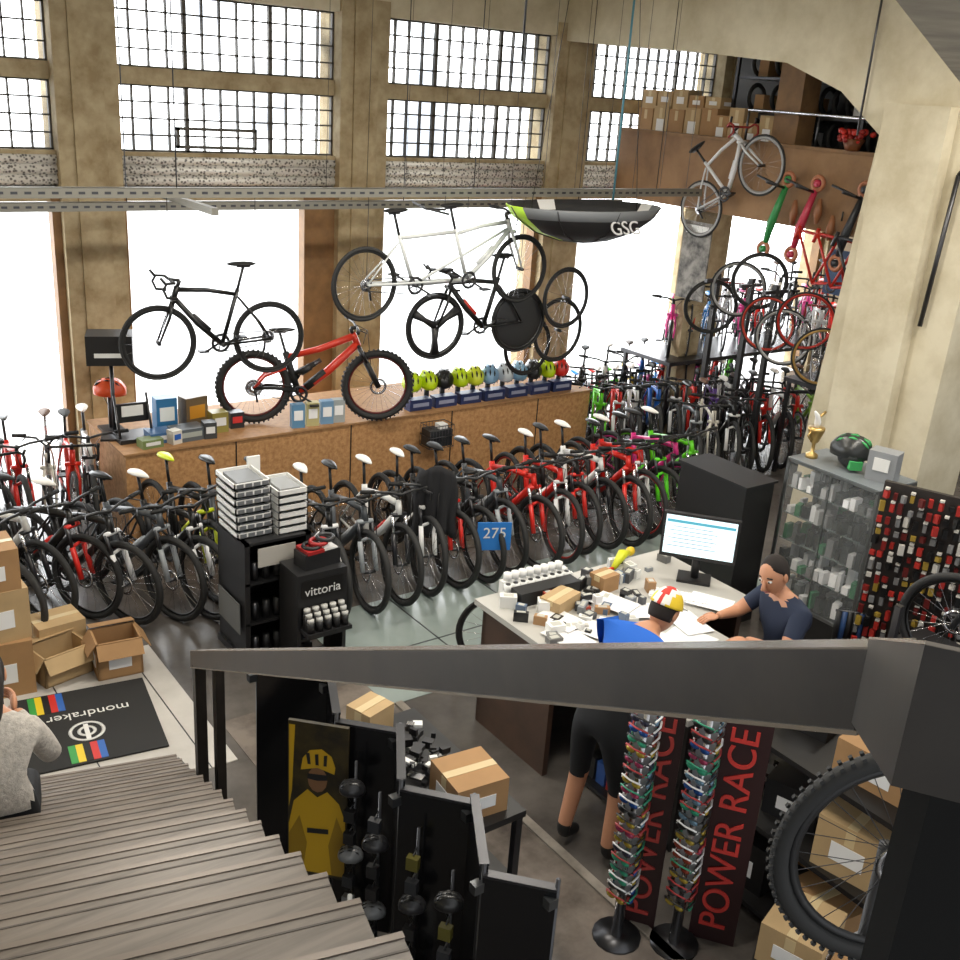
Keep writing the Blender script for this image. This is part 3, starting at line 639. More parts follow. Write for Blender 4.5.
for i in range(90):
    x=random.uniform(3.93,5.5); y=random.uniform(4.3,5.02)
    if abs(x-5.38)<.26 and abs(y-4.55)<.24: continue
    if abs(x-5.08)<.2 and abs(y-4.4)<.17: continue
    w,d,h=random.uniform(.03,.13),random.uniform(.03,.09),random.uniform(.015,.09); c=random.choice(['e8e8e4','d8d8d4','a8825a','222222','4a4c50','8a8f94','efefef','1a1a1c','c0bcb4','e8e8e4','6a6a68','e4e4e0','2c2e32','b04a38','5a6a80'])
    b=B(); b.box((0,0,h/2),(w,d,h),cm(c)); b.box((0,0,h+.001),(w*.6,d*.6,.002),cm('b8b8b0')); b.obj('parts_box',(x,y,.95),random.uniform(-.7,.7))
b=B()
for i in range(9):
    for k in range(2): b.tube([(.062*i,0,.055*k),(.062*i,0,.055*k+.05)],.029,WHITE,12); b.tube([(.062*i,0,.055*k+.05),(.062*i,0,.055*k+.054)],.018,BLACK,8)
for i in range(8): b.tube([(.03+.062*i,.055,.11),(.03+.062*i,.055,.16)],.029,WHITE,12)
b.bb(-.02,.53,.03,.08,0,.11,WHITE)
b.box((.25,-.1,.05),(.5,.12,.10),BLACK); b.obj('tape_rolls',(4.05,5.0,.95),-.05)
carton('cardboard_box',(4.28,4.72,.95),(.26,.16,.10),.3,CARD2); carton('cardboard_box',(4.75,4.8,.95),(.16,.14,.12),.1,CARD)
b=B(); b.tube([(-.14,0,.03),(0,0,.09),(.12,0,.06)],[.02,.04,.02],cm('c8cc20'),8); b.sph((.15,0,.06),(.05,.035,.035),cm('d0b020')); b.tube([(-.14,0,.03),(-.22,.04,.02)],.012,cm('d03020')); b.tube([(0,0,0),(0,0,.08)],.015,BLACK); b.obj('hand_pump',(5.08,4.98,.98),.4)

# glass cabinet
GL=mat('clear_glass',(.9,.95,.95),.05,spec=.3); bs=GL.node_tree.nodes['Principled BSDF']; bs.inputs['Alpha'].default_value=.05
ALU=mat('aluminium',hexc('8a8c8c'),.3,.9)
b=B(); b.bb(6.95,7.45,4.2,5.07,0,.28,DARKP)
for x in(6.96,7.44):
    for y in(4.21,5.06): b.bb(x-.012,x+.012,y-.012,y+.012,.28,1.5,ALU)
for z in(.29,1.5):
    for x in(6.96,7.44): b.bb(x-.012,x+.012,4.2,5.07,z-.012,z+.012,ALU)
    for y in(4.21,5.06): b.bb(6.95,7.45,y-.012,y+.012,z-.012,z+.012,ALU)
b.bb(6.957,6.96,4.22,5.05,.3,1.49,GL); b.bb(6.97,7.43,4.208,4.212,.3,1.49,GL); b.bb(7.44,7.445,4.22,5.05,.3,1.49,cm('1c1e20'))
b.bb(6.95,7.45,4.2,5.07,1.5,1.52,cm('70767a')); b.bb(6.95,6.958,4.63,4.64,.3,1.49,ALU)
for z in(.56,.8,1.03,1.26): b.bb(6.99,7.43,4.22,5.05,z,z+.008,cm('5a6462'))
random.seed(3)
for z in(.31,.57,.81,1.04,1.27):
    for i in range(11):
        for x in (7.03,7.18,7.34):
            c=random.choice(['d0d0d0','a0a0a0','141414','6a6a6a','f0f0f0','2a6a45','1a1a1a','484a4a','0c0c0c','e8e8e8','101010']); h=random.uniform(.04,.17); b.box((x+random.uniform(-.02,.02),4.27+.073*i,z+h/2),(.08,random.uniform(.03,.065),h),cm(c),rz=random.uniform(-.3,.3))
b.obj('glass_display_cabinet')
b=B(); b.bb(6.55,6.9,5.12,5.85,0,1.28,DARKP); b.bb(6.53,6.92,5.1,5.87,1.28,1.30,BLACK); b.obj('black_cabinet')
b=B(); b.tube([(0,0,0),(0,0,.03),(0,0,.05),(0,0,.12),(0,0,.14),(0,0,.24),(0,0,.26)],[.05,.05,.015,.015,.035,.07,.07],mat('gold_metal',hexc('c9a96a'),.3,.8),14)
for s in(-1,1): b.tube([(s*.065,0,.24),(s*.1,0,.2),(s*.04,0,.14)],.007,MATS['gold_metal'],6)
b.tube([(0,0,.26),(0.0,0,.30),(-.02,0,.36),(-.06,0,.40)],[.02,.03,.02,.01],WHITE,6); b.tube([(0,0,.34),(.08,0,.38)],.012,MATS['gold_metal'],6); b.obj('trophy',(7.12,4.97,1.52))
b=B(); helmet(b,(0,0,.14),'2a2c2c',1.0,1.1,'3fa05a'); b.sph((0,0,.1),(.13,.11,.10),cm('2a2c2c',.3)); b.box((.12,0,.06),(.05,.1,.07),cm('3fa05a')); b.obj('full_face_helmet',(7.2,4.66,1.52),-2.2)
b=B(); b.box((0,0,.12),(.16,.22,.24),cm('8a8d90')); b.box((-.085,0,.14),(.01,.12,.1),WHITE); b.obj('camera_box',(7.2,4.36,1.52),.3)

# accessory rack right
b=B(); x0,y0,x1,y1=6.75,4.05,7.35,2.5; an=math.atan2(y1-y0,x1-x0); L=math.hypot(x1-x0,y1-y0); M3=Matrix.Rotation(an,3,'Z')
b.box(((x0+x1)/2,(y0+y1)/2,.92),(L,.04,1.55),cm('2c2826'),rz=an)
random.seed(9)
for j in range(16):
    for i in range(26):
        u=-L/2+.03+(L-.06)*i/25+random.uniform(-.01,.01); q=V(((x0+x1)/2,(y0+y1)/2,0))+M3@V((u,-.05-random.uniform(0,.05),0)); z=.22+.093*j+random.uniform(-.01,.01)
        c=random.choice(['a82a22','a82a22','1a1a1a','1a1a1a','c8c4bc','777777','7a1a16','5a1512','9a8030'])
        b.box((q.x,q.y,z),(random.uniform(.025,.04),.03,random.uniform(.03,.08)),cm(c),rz=an+random.uniform(-.5,.5))
        if (i+j)%3==0: b.box((q.x,q.y,z+.045),(.03,.034,.015),cm('c8c4bc'),rz=an)
b.obj('accessory_rack')
b=B()
for i in range(9): b.tube([(6.62+.03*i,4.12-.03*i,.3),(6.62+.03*i,4.12-.03*i,.62)],.025,[BLACK,cm('2c4a78'),BLACK][i%3],6)
b.tube([(6.6,4.14,.62),(6.9,3.84,.62)],.01,METAL); b.bb(6.55,6.95,3.8,4.15,0,.3,BLACK); b.obj('pump_stand')

# sunglasses stands
def glasses(b,c,d,col):
    c=V(c); side=V((-d.y,d.x,0)); m=cm(col,.12,.4); fm=cm(random.choice(['d8d8d8','222222','a03030','222222','d8d8d8','2a8a6a'])); M=Matrix((d,side,V((0,0,1)))).transposed()
    for s in(-1,1):
        b.sph(c+side*s*.03,(.012,.029,.019),m,8,6,M=M); b.tube([c+side*s*.06,c+side*s*.062-d*.07],.004,fm,4)
    b.tube([c-side*.06+V((0,0,.016)),c+V((0,0,.018))+d*.012,c+side*.06+V((0,0,.016))],.006,fm,4)
random.seed(4)
for (x,y) in ((3.37,3.00),(3.60,2.80)):
    b=B(); b.tube([(0,0,0),(0,0,1.44)],.03,CHROME,10); b.tube([(0,0,0),(0,0,.02)],.13,METAL,16); b.box((0,0,.9),(.05,.09,1.15),cm('8a8c8e'),rz=.6)
    for j in range(19):
        for a in (-.5,1.4,3.3):
            d=V((math.cos(a+3.78),math.sin(a+3.78),0)); glasses(b,V((0,0,.30+.060*j))+d*.06,d,random.choice(['8a3a2a','2a4f90','2a2a2a','a8923a','2a8a6a','3a3a4a','6a8aa0','1a1a1a','a04060']))
    b.obj('sunglasses_stand',(x,y,0))
def banner(name,x,y,txt,c,tc,h=1.42,w=.26):
    b=B(); nd=V((-.8,-.6,0)); ang=math.atan2(nd.x,-nd.y); b.box((0,0,h/2),(w,.03,h),cm(c)); o=b.obj(name,(x,y,0),ang)
    Mo=Matrix.Translation((x,y,0))@Matrix.Rotation(ang,4,'Z')
    t=text('banner_text',txt,.2,cm(tc),Mo@Matrix.Translation((0,-.018,h/2))@Matrix.Rotation(math.pi/2,4,'X')@Matrix.Rotation(math.pi/2,4,'Z'),.006); t.parent=o; t.matrix_parent_inverse=Mo.inverted()
banner('promotional_banner',3.53,3.02,'POWER RACE','2a1414','a83a34',1.40,.2); banner('promotional_banner',3.80,2.72,'POWER RACE','2c1214','c83a34',1.42,.24)
# lower right shelves and boxes
b=B()
for z in(.05,.55,1.05): b.bb(4.1,5.6,1.9,3.1,z,z+.03,DARKP)
for x in(4.12,5.58):
    for y in(1.92,3.08): b.bb(x-.02,x+.02,y-.02,y+.02,0,1.4,METAL)
b.obj('storage_shelf')
random.seed(21)
for (x,y,z,dx,dy,dz,m,rz) in ((4.35,2.9,.08,.35,.3,.3,DARKP,.1),(4.75,2.85,.08,.3,.3,.35,CARD,.2),(4.3,2.35,.08,.35,.35,.3,CARD,-.1),(4.3,2.3,.58,.3,.35,.3,CARD2,.2),(4.7,2.3,.58,.3,.4,.25,CARD,0),(4.4,2.75,.58,.28,.3,.22,BLACK,.3),(4.4,2.3,1.08,.35,.4,.2,CARD,.1),(4.9,2.3,1.08,.35,.45,.3,CARD,-.2),(5.3,2.6,1.08,.3,.3,.22,cm('b02a25'),.1),(4.5,2.8,1.08,.3,.25,.16,BLACK,.2),(5.1,2.9,.58,.3,.25,.3,cm('b02a25'),0)):
    carton('storage_carton',(x,y,z),(dx,dy,dz),rz,m,label=True,tape=m in(CARD,CARD2))
carton('storage_carton',(3.75,2.2,0),(.4,.35,.35),.5,DARKP,label=True,tape=False); carton('storage_carton',(3.75,1.85,.0),(.35,.3,.5),.3,CARD,label=True); carton('storage_carton',(3.78,2.2,.35),(.34,.3,.22),.3,CARD2,label=True)
for i in range(24):
    b=B(); h=random.uniform(.06,.16); w=random.uniform(.06,.12); b.box((0,0,h/2),(w,w*.8,h),cm(random.choice(['c8c4bc','1a1a1a','a83028','2a2c30','8a8c90','2a4b88','c8a83a']))); b.box((-w/2-.001,0,h*.5),(.002,w*.5,h*.4),PAPER); b.obj('product_box',(4.17+.15*(i%8),3.02,[.08,.58,1.08][i//8]),random.uniform(-.4,.4))
# close wheel
b=B(); wheel(b,(0,0,0),.385,.030,BLACK,RUBBER,28,True,sm=METAL)
for i in range(72):
    a=2*math.pi*i/72
    for s in(-1,1): b.box((.383*math.cos(a+.04*s),s*.014,.383*math.sin(a+.04*s)),(.012,.012,.012),RUBBER,M=Matrix.Rotation(-a,3,'Y'))
b.obj('mountain_bicycle_wheel',(2.57,1.24,2.16),-.64)
b=B(); b.tube([(2.57,1.28,0),(2.59,1.30,2.16)],.025,BLACK); b.bb(2.42,2.72,1.12,1.42,0,.02,BLACK); b.obj('wheel_stand')

# mezzanine goods
random.seed(2)
for i in range(5):
    y=9.55+.28*i; h=random.uniform(.22,.34); carton('cardboard_box',(10.45,y,3.7),(.28,.26,h+.10),0,random.choice([CARD,CARD2]),label=i%2)
    carton('cardboard_box',(10.47,y,3.8+h),(.26,.24,random.uniform(.12,.24)),.05,random.choice([CARD,CARD2]),label=True)
for i in range(4): carton('cardboard_box',(10.4,8.6+.24*i,3.7),(.26,.22,[.4,.3,.46,.36][i]),.05,[CARD2,CARD][i%2],label=True)
b=B(); 
for z in(3.72,4.1,4.5): b.bb(10.55,11.1,6.6,9.4,z,z+.03,METAL)
for y in(6.6,7.5,8.4,9.4): b.bb(10.53,10.57,y-.02,y+.02,3.7,5.2,METAL)
for i in range(15):
    for z in(3.75,4.13,4.53):
        if (i*7+int(z*10))%4: b.ring((10.8,6.75+.18*i,z+.17),.14,.028,RUBBER,n=20,k=5)
        else: b.box((10.8,6.75+.18*i,z+.1),(.3,.14,.2),random.choice([CARD,BLACK,WHITE]))
b.obj('tyre_shelf')
b=B(); b.bb(11.15,11.2,5,9.9,3.7,5.7,cm('2c2824')); b.obj('wall_mezzanine')
b=B(); b.tube([(0,0,-.12),(0,0,0)],[.07,.12],cm('6a3a1a'),12)
for i in range(30): b.sph((random.uniform(-.13,.13),random.uniform(-.15,.15),random.uniform(-.02,.08)),(.035,.035,.03),cm(random.choice(['b8281e','c8342a','8a1a14'])),7,5)
b.obj('flower_basket',(9.95,7.15,3.94))
def scooter(x,y,z,c):
    b=B(); m=cm(c,.35)
    b.tube([(0,0,.35),(0,.02,-.1),(0,.0,-.32)],[.03,.05,.03],m,8); b.tube([(0,0,.32),(-.32,.03,.38)],.016,METAL); b.tube([(-.32,-.14,.4),(-.32,.18,.4)],.014,BLACK)
    for q in((0,0,.42),(0,0,-.4)): b.ring(q,.07,.025,cm('a86a4a'),ax='x',n=18,k=6); b.tube([(-.03,q[1],q[2]),(.03,q[1],q[2])],.04,m,8)
    o=b.obj('kick_scooter',(x,y,z)); o.rotation_euler=(.25,0,0)
for y,c in ((7.95,'2f8a4a'),(7.55,'b8304a'),(6.95,'23262c')): scooter(9.88,y,3.05,c)
b=B()
for (y,z) in ((7.72,3.1),(7.4,3.15),(7.2,3.0)): b.tube([(9.9,y,z+.15),(9.9,y,z),(9.9,y,z-.12)],[.02,.05,.02],cm('8a5a3a'),8)
b.obj('bicycle_lamp')
b=B(); b.box((0,0,0),(.02,.46,.95),mat('poster_bw',hexc('8f8b84'),.6,noise_s=7,col2=hexc('24221f'))); b.box((-.012,0,.38),(.004,.36,.1),WHITE); b.obj('advertising_poster',(9.9,9.1,2.35))
b=B(); b.box((0,0,0),(.02,.5,.5),cm('20406a')); b.box((-.012,0,.1),(.004,.4,.12),WHITE); b.obj('shop_sign',(10.3,7.2,2.5))
# hanging umbrella
b=B(); n=24
prof=[(0,-.0),(.3,.03),(.62,.12),(.85,.26),(.93,.36)]
vs=[];fs=[]
for i,(rr,z) in enumerate(prof):
    for j in range(n):
        a=2*math.pi*j/n; vs.append((rr*math.cos(a),rr*.55*math.sin(a),z))
for i in range(len(prof)-1):
    for j in range(n): fs.append((i*n+j,i*n+(j+1)%n,(i+1)*n+(j+1)%n,(i+1)*n+j))
BC=mat('umbrella_black',(.02,.02,.022),.6); b.add(vs,fs,BC,True)
gi=b.mi(cm('b5e03a')); wi2=b.mi(cm('d8d8d8')); gy=b.mi(cm('6a6d70'))
for k in range(len(b.f)):
    j=k%n; i=k//n
    if 10<=j<=12: b.m[k]=gi if i>0 else gy
    elif i==3 and 13<=j<=23: b.m[k]=gy
    elif i==3: b.m[k]=wi2 if j%6==0 else b.m[k]
for j in range(8): a=2*math.pi*j/8; b.tube([(rr*math.cos(a),rr*.55*math.sin(a),z-.004) for rr,z in prof],.006,METAL,4)
o=b.obj('promotional_umbrella',(7.15,8.1,2.80)); o.modifiers.new('s','SOLIDIFY').thickness=.01
t=text('umbrella_text','GSG',.20,cm('b8b8b8'),Matrix.Translation((7.25,8.1-.50,3.0))@Matrix.Rotation(math.radians(60),4,'X'),.004); t.parent=o; t.matrix_parent_inverse=Matrix.Translation((7.15,8.1,2.8)).inverted()
b=B(); 
for dx in(-.7,.7): b.tube([(7.15+dx,8.1,3.1),(7.15+dx*.5,8.1,5.7)],.004,METAL,3)
b.obj('suspension_wire')
# bike standing at right side of the shop
put('blk',(6.24,3.05),(-.3,.95),0,z=.75,at='front')
b=B(); b.bb(6.05,6.7,1.6,3.5,0,.73,DARKP); b.bb(6.03,6.72,1.58,3.52,.73,.75,BLACK); b.obj('display_plinth')

# ---------------------------------------------------------------- people
def skinbody(name,pts,edges,rad,root,region,mats,parent):
    me=bpy.data.meshes.new(name); bm=bmesh.new(); L=bm.verts.layers.skin.verify(); names=list(pts); vv={}
    for k in names:
        v=bm.verts.new(pts[k]); r=rad[k]; v[L].radius=(r,r); v[L].use_root=(k==root); vv[k]=v
    for a_,b_ in edges: bm.edges.new((vv[a_],vv[b_]))
    bm.to_mesh(me); bm.free()
    o=bpy.data.objects.new(name,me); bpy.context.collection.objects.link(o)
    sk=o.modifiers.new('skin','SKIN'); sk.use_smooth_shade=True; su=o.modifiers.new('sub','SUBSURF'); su.levels=2; su.render_levels=2
    dg=bpy.context.evaluated_depsgraph_get(); me2=bpy.data.meshes.new_from_object(o.evaluated_get(dg)); bpy.data.objects.remove(o)
    me2.materials.clear()
    for m in mats: me2.materials.append(m)
    E=[(V(pts[a_]),V(pts[b_]),region.get((a_,b_),0)) for a_,b_ in edges]
    for pl in me2.polygons:
        c=pl.center; best=9;bi=0
        for A,Bb,rg in E:
            d=Bb-A; t=max(0,min(1,(c-A).dot(d)/max(d.length_squared,1e-9))); dd=(c-(A+d*t)).length
            if dd<best: best=dd; bi=rg if not callable(rg) else rg(t)
        pl.material_index=bi; pl.use_smooth=True
    return link(name,me2,parent=parent)
SKIN=mat('skin',hexc('c08a6a'),.5); HAIR=mat('dark_hair',hexc('1e1612'),.8); 
def head(parent,c,fwd,up,skin=SKIN,hair=HAIR,cap=None,s=1.0,long_hair=False):
    fwd=V(fwd).normalized(); up=V(up).normalized(); side=up.cross(fwd).normalized(); up=fwd.cross(side); M=Matrix((fwd,side,up)).transposed(); c=V(c)
    b=B()
    def hf(v):
        x,y,z=v; w=1-.22*max(0,-z); 
        x2=x*(1+.05*(x>0))-(.06 if (z>-.1 and z<.3 and x>.8) else 0)
        return V((x2*w+(.08 if z<-.5 and x>0 else 0),y*w,z*(1.05 if z<0 else 1)))
    b.sph(c,(.097*s,.077*s,.122*s),skin,24,16,M=M,fn=hf)
    P=lambda x,y,z: c+M@V((x*s,y*s,z*s))
    b.tube([P(.088,0,.02),P(.108,0,-.012),P(.118,0,-.03),P(.098,0,-.042)],[.008*s,.012*s,.016*s,.010*s],skin,8)
    for q in(-1,1):
        b.sph(P(.084,q*.032,.012),(.012*s,.016*s,.008*s),WHITE,8,6,M=M); b.sph(P(.094,q*.032,.012),(.005*s,.007*s,.007*s),HAIR,6,5,M=M)
        b.tube([P(.086,q*.014,.034),P(.090,q*.032,.040),P(.078,q*.052,.032)],.005*s,hair,5)
        b.sph(P(-.005,q*.079,-.005),(.02*s,.01*s,.032*s),skin,10,8,M=M)
    b.tube([P(.092,-.024,-.064),P(.101,0,-.062),P(.092,.024,-.064)],[.004*s,.008*s,.004*s],mat('lips',hexc('8c4f45'),.5),6)
    def hr(v):
        x,y,z=v; cut=.05+.62*max(0,x+.1)**1.2 if x>-.1 else -.5
        if abs(y)>.8 and x<.25: cut=min(cut,-.05)
        g=1-.07*max(0,x)
        if z<cut: return V((x*.8,y*.8,max(z,cut)*.9))
        return V((x*g,y,z*(1-.05*max(0,x))))
    b.sph(c+M@V((-.008*s,0,.008*s)),(.101*s,.082*s,.124*s),hair,26,20,M=M,fn=hr)
    if long_hair: b.tube([P(-.05,0,.05),P(-.09,0,-.06),P(-.09,0,-.18),P(-.08,0,-.28)],[.07,.075,.06,.02],hair,10)
    if cap:
        def cf(v): return V((v.x,v.y,max(v.z,.12)))
        cc=c+M@V((-.005*s,0,.018*s))
        o0=len(b.f); b.sph(cc,(.110*s,.093*s,.128*s),cm(cap[0],.7),24,14,M=M,fn=cf)
        ids=[b.mi(cm(x,.7)) for x in cap]
        for k in range(o0,len(b.f)):
            vv=M.transposed()@(V(b.v[b.f[k][0]])-cc); y=vv.y/s
            b.m[k]=ids[2] if abs(y)<.018 else ids[1] if abs(y)<.045 else ids[0]
        vs=[P(.075,-.07,.05),P(.14,-.06,.045),P(.165,0,.05),P(.14,.06,.045),P(.075,.07,.05),P(.09,0,.07)]
        b.add(vs+[v+M@V((0,0,-.006)) for v in vs],[(0,1,2,5),(5,2,3,4),(6,11,8,7),(11,10,9,8),(0,6,7,1),(1,7,8,2),(2,8,9,3),(3,9,10,4)],cm(cap[1],.7))
    return b.obj('head',parent=parent)
def hand(parent,w,fd,palm_n,side,skin=SKIN,curl=.5,s=1):
    w=V(w); fd=V(fd).normalized(); pn=V(palm_n).normalized(); sd=fd.cross(pn).normalized()*side; pn=sd.cross(fd).normalized()*(1 if sd.cross(fd).dot(pn)>0 else -1)
    b=B(); M=Matrix((fd,sd,pn)).transposed()
    b.sph(w+fd*.045*s,(.052*s,.040*s,.016*s),skin,14,10,M=M)
    for i,(o,l) in enumerate(((.028,.072),(.010,.080),(-.009,.075),(-.027,.058))):
        p0=w+fd*.075*s+sd*o*s; pts=[w+fd*.04*s+sd*o*.8*s,p0]; q=p0
        for k,fr in enumerate((.45,.32,.23)):
            ca=curl*(k+1)*.75; dd=fd*math.cos(ca)+pn*math.sin(ca); q=q+dd*l*fr*s; pts.append(q)
        b.tube(pts,[.009*s,.0095*s,.0088*s,.008*s,.0062*s],skin,8)
    t0=w+fd*.02*s+sd*.028*s; b.tube([w+fd*.015*s+sd*.015*s,t0+sd*.012*s,t0+sd*.03*s+fd*.025*s+pn*.01*s,t0+sd*.032*s+fd*.052*s+pn*.02*s],[.013*s,.012*s,.0105*s,.008*s],skin,8)
    return b.obj('hand',parent=parent)
def person(name,J,rad,cl,headfwd,headup,handspec,**kw):
    e=empty(name); 
    edges=[('pelvis','spine'),('spine','chest'),('chest','neck'),('neck','headb'),('chest','shL'),('shL','elL'),('elL','wrL'),('chest','shR'),('shR','elR'),('elR','wrR'),
           ('pelvis','hipL'),('hipL','knL'),('knL','anL'),('anL','toeL'),('pelvis','hipR'),('hipR','knR'),('knR','anR'),('anR','toeR')]
    # regions: 0 shirt 1 skin 2 trousers 3 shoes
    sl=cl.get('sleeve',.6); sh=cl.get('shorts',None)
    reg={('pelvis','spine'):lambda t:2 if t<.35 else 0,('neck','headb'):1,('chest','neck'):lambda t:0 if t<.8 else 1}
    for s in 'LR':
        reg[('sh'+s,'el'+s)]=lambda t,sl=sl:0 if t<min(sl,1) or sl>1 else 1
        reg[('el'+s,'wr'+s)]=(lambda t,sl=sl:0 if t<sl-1 else 1)
        reg[('pelvis','hip'+s)]=2; reg[('hip'+s,'kn'+s)]=(lambda t:2 if (sh is None or t<sh) else 1); reg[('kn'+s,'an'+s)]=(lambda t:2 if sh is None or t<sh-1 else (1 if t<.85 else 3)); reg[('an'+s,'toe'+s)]=3
    R=dict(pelvis=.145,spine=.125,chest=.145,neck=.06,headb=.055,shL=.07,shR=.07,elL=.043,elR=.043,wrL=.027,wrR=.027,hipL=.095,hipR=.095,knL=.06,knR=.06,anL=.042,anR=.042,toeL=.035,toeR=.035); R.update(rad)
    skinbody('body',J,edges,R,'pelvis',reg,[cl['shirt'],SKIN,cl['trousers'],cl['shoes']],e)
    hc=V(J['headb'])+V(headup).normalized()*.085+V(headfwd).normalized()*.02
    head(e,hc,headfwd,headup,**kw)
    for (wr,fd,pn,sd,cu) in handspec: hand(e,J[wr],fd,pn,sd,curl=cu)
    return e
NAVY=mat('navy_shirt',hexc('222c42'),.85); BLUE=mat('blue_shirt',hexc('1c5fc0'),.85); BLKC=mat('black_shorts',hexc('17181b'),.9); SHOE=mat('shoe_black',hexc('141414'),.6); KNIT=mat('knit_grey',hexc('c6c0b8'),.95,noise_s=40,noise_a=.12,bump=.5)
F=V((-.95,.32,0)).normalized(); Sd=V((-F.y,F.x,0))
def pt(o,f_,l,z): q=V(o)+F*f_+Sd*l; return (q.x,q.y,z)
O=(5.50,3.76,0); e=.11
J=dict(pelvis=pt(O,0,0,.60),spine=pt(O,.02,0,.80),chest=pt(O,.08,0,.97+e),neck=pt(O,.13,0,1.11+e),headb=pt(O,.16,0,1.17+e),
 shL=pt(O,.08,.20,1.02+e),elL=pt(O,.22,.29,.93),wrL=pt(O,.46,.18,1.0),shR=pt(O,.08,-.20,1.02+e),elR=pt(O,.24,-.27,.95),wrR=pt(O,.48,-.14,1.0),
 hipL=pt(O,.06,.1,.57),knL=pt(O,.42,.14,.56),anL=pt(O,.38,.14,.12),toeL=pt(O,.52,.15,.05),hipR=pt(O,.06,-.1,.57),knR=pt(O,.42,-.14,.56),anR=pt(O,.38,-.14,.12),toeR=pt(O,.52,-.15,.05))
person('shop_assistant_seated',J,{'chest':.16,'shL':.08,'shR':.08,'elL':.05,'elR':.05},dict(shirt=NAVY,trousers=BLKC,shoes=SHOE,sleeve=.65),F*.85+V((-.1,-.35,-.34)),V((0,0,1))+F*.3,[('wrL',F+V((0,0,-.1)),(0,0,-1),1,.35),('wrR',F+V((0,0,-.1)),(0,0,-1),-1,.35)],s=1.08)
b=B(); b.tube([(0,0,.08),(0,0,.44)],.03,METAL); b.tube([(0,0,.44),(0,0,.49)],[.2,.21],BLACK,16)
for i in range(5): a=i*1.257; b.tube([(0,0,.1),(.24*math.cos(a),.24*math.sin(a),.06)],.018,BLACK); b.sph((.24*math.cos(a),.24*math.sin(a),.03),(.03,.03,.03),BLACK,8,6)
b.obj('office_stool',(5.50,3.76,0))
# leaning customer
F=V((.97,.12,0)).normalized(); Sd=V((-F.y,F.x,0)); O=(3.66,3.58,0); e=.07
J=dict(pelvis=pt(O,0,0,.98),spine=pt(O,.08,0,1.14),chest=pt(O,.20,0,1.23+e),neck=pt(O,.33,0,1.32+e),headb=pt(O,.39,0,1.34+e),
 shL=pt(O,.22,.20,1.27+e),elL=pt(O,.36,.27,1.05),wrL=pt(O,.62,.16,1.0),shR=pt(O,.22,-.20,1.27+e),elR=pt(O,.36,-.27,1.05),wrR=pt(O,.62,-.12,1.0),
 hipL=pt(O,-.02,.10,.92),knL=pt(O,.02,.14,.49),anL=pt(O,-.06,.15,.09),toeL=pt(O,.10,.17,.04),hipR=pt(O,-.02,-.10,.92),knR=pt(O,.06,-.13,.49),anR=pt(O,.0,-.14,.09),toeR=pt(O,.16,-.16,.04))
person('customer_leaning',J,{'elL':.05,'elR':.05},dict(shirt=BLUE,trousers=BLKC,shoes=SHOE,sleeve=.7,shorts=.95),F*.9+V((0,0,-.42)),V((0,0,1))+F*.5,[('wrL',F+V((0,-.2,-.1)),(0,0,-1),1,.4),('wrR',F+V((0,.2,-.1)),(0,0,-1),-1,.4)],cap=('e8c52a','e9e6df','c8352c'))
# seated person on stairs with phone
F=V((.2,.98,0)).normalized(); Sd=V((-F.y,F.x,0)); O=(.66,4.30,0); zs=.85
J=dict(pelvis=pt(O,0,0,zs+.12),spine=pt(O,.03,0,zs+.3),chest=pt(O,.10,0,zs+.48),neck=pt(O,.16,0,zs+.60),headb=pt(O,.20,0,zs+.66),
 shL=pt(O,.10,.17,zs+.51),elL=pt(O,.22,.24,zs+.28),wrL=pt(O,.42,.08,zs+.42),shR=pt(O,.10,-.17,zs+.51),elR=pt(O,.20,-.25,zs+.28),wrR=pt(O,.40,-.10,zs+.44),
 hipL=pt(O,.06,.1,zs+.1),knL=pt(O,.45,.13,zs+.02),anL=pt(O,.62,.13,zs-.42),toeL=pt(O,.78,.13,zs-.47),hipR=pt(O,.06,-.1,zs+.1),knR=pt(O,.45,-.13,zs+.02),anR=pt(O,.62,-.13,zs-.42),toeR=pt(O,.78,-.13,zs-.47))
person('customer_seated_on_stairs',J,{'elL':.055,'elR':.055,'wrL':.035,'wrR':.035},dict(shirt=KNIT,trousers=BLKC,shoes=SHOE,sleeve=1.9),F*.8+V((0,0,-.5)),V((0,0,1))+F*.5,[('wrL',F+V((0,0,.3)),(1,0,0),1,.6),('wrR',F+V((0,0,.3)),(-1,0,0),-1,.6)],long_hair=True)
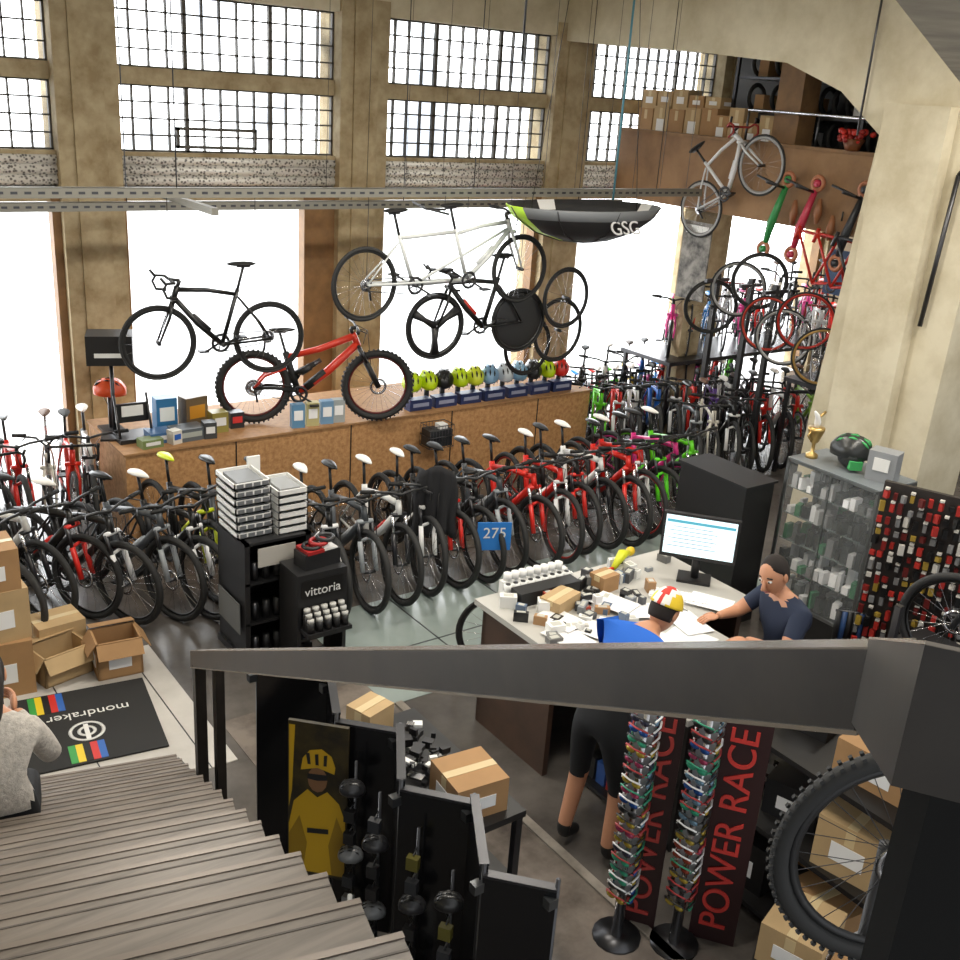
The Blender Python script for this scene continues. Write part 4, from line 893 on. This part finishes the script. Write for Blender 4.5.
b=B(); b.box((0,0,0),(.075,.01,.15),BLACK); b.box((0,-.006,0),(.066,.002,.135),mat('phone_screen',(.3,.35,.4),.2,emit=(.6,.7,.8),es=.4)); q=pt(O,.47,-.02,zs+.50); o=b.obj('smartphone',q,-.2); o.rotation_euler=(-.5,0,-.2)

# ---------------------------------------------------------------- light
w=bpy.data.worlds.new('sky'); scene.world=w; w.use_nodes=True; nt=w.node_tree; bg=nt.nodes['Background']
tc=nt.nodes.new('ShaderNodeTexCoord'); sx=nt.nodes.new('ShaderNodeSeparateXYZ'); nt.links.new(tc.outputs['Generated'],sx.inputs[0])
mr=nt.nodes.new('ShaderNodeMapRange'); mr.inputs['From Min'].default_value=-.1; mr.inputs['From Max'].default_value=.35; mr.inputs['To Min'].default_value=1.1; mr.inputs['To Max'].default_value=9.0
nt.links.new(sx.outputs['Y'],mr.inputs['Value']); nt.links.new(mr.outputs[0],bg.inputs['Strength']); bg.inputs[0].default_value=(.95,.98,1,1)
def add_fill_light(x,y,z,pw,sx_,sy_,c=(1,.94,.84)):  # unseen area lights, added to brighten the interior; no fixtures behind them
    L=bpy.data.lights.new('fill_light','AREA'); L.shape='RECTANGLE'; L.size=sx_; L.size_y=sy_; L.energy=pw; L.color=c
    o=bpy.data.objects.new('added_fill_light',L); bpy.context.collection.objects.link(o); o.location=(x,y,z)
for (x,y) in ((2.5,6.5),(5.5,6.5),(2.5,3.0),(5.5,3.0),(8.0,3.5),(12.0,7.5)): add_fill_light(x,y,5.3 if x<9 else 2.8,100 if x<9 else 70,1.5,.3)

# ---------------------------------------------------------------- camera
c,s=math.cos(r4),math.sin(r4)
cd=bpy.data.cameras.new('camera'); cam=bpy.data.objects.new('camera',cd); bpy.context.collection.objects.link(cam)
cd.sensor_width=36; cd.lens=36*f/960; cd.clip_start=.05
fwd=V((.6*math.cos(p),.8*math.cos(p),-math.sin(p))); right=V((.8,-.6,0)); up=right.cross(fwd)
right2=right*c+up*s; up2=up*c-right*s
M=Matrix((right2,up2,-fwd)).transposed().to_4x4(); M.translation=(0,0,H); cam.matrix_world=M
scene.camera=cam
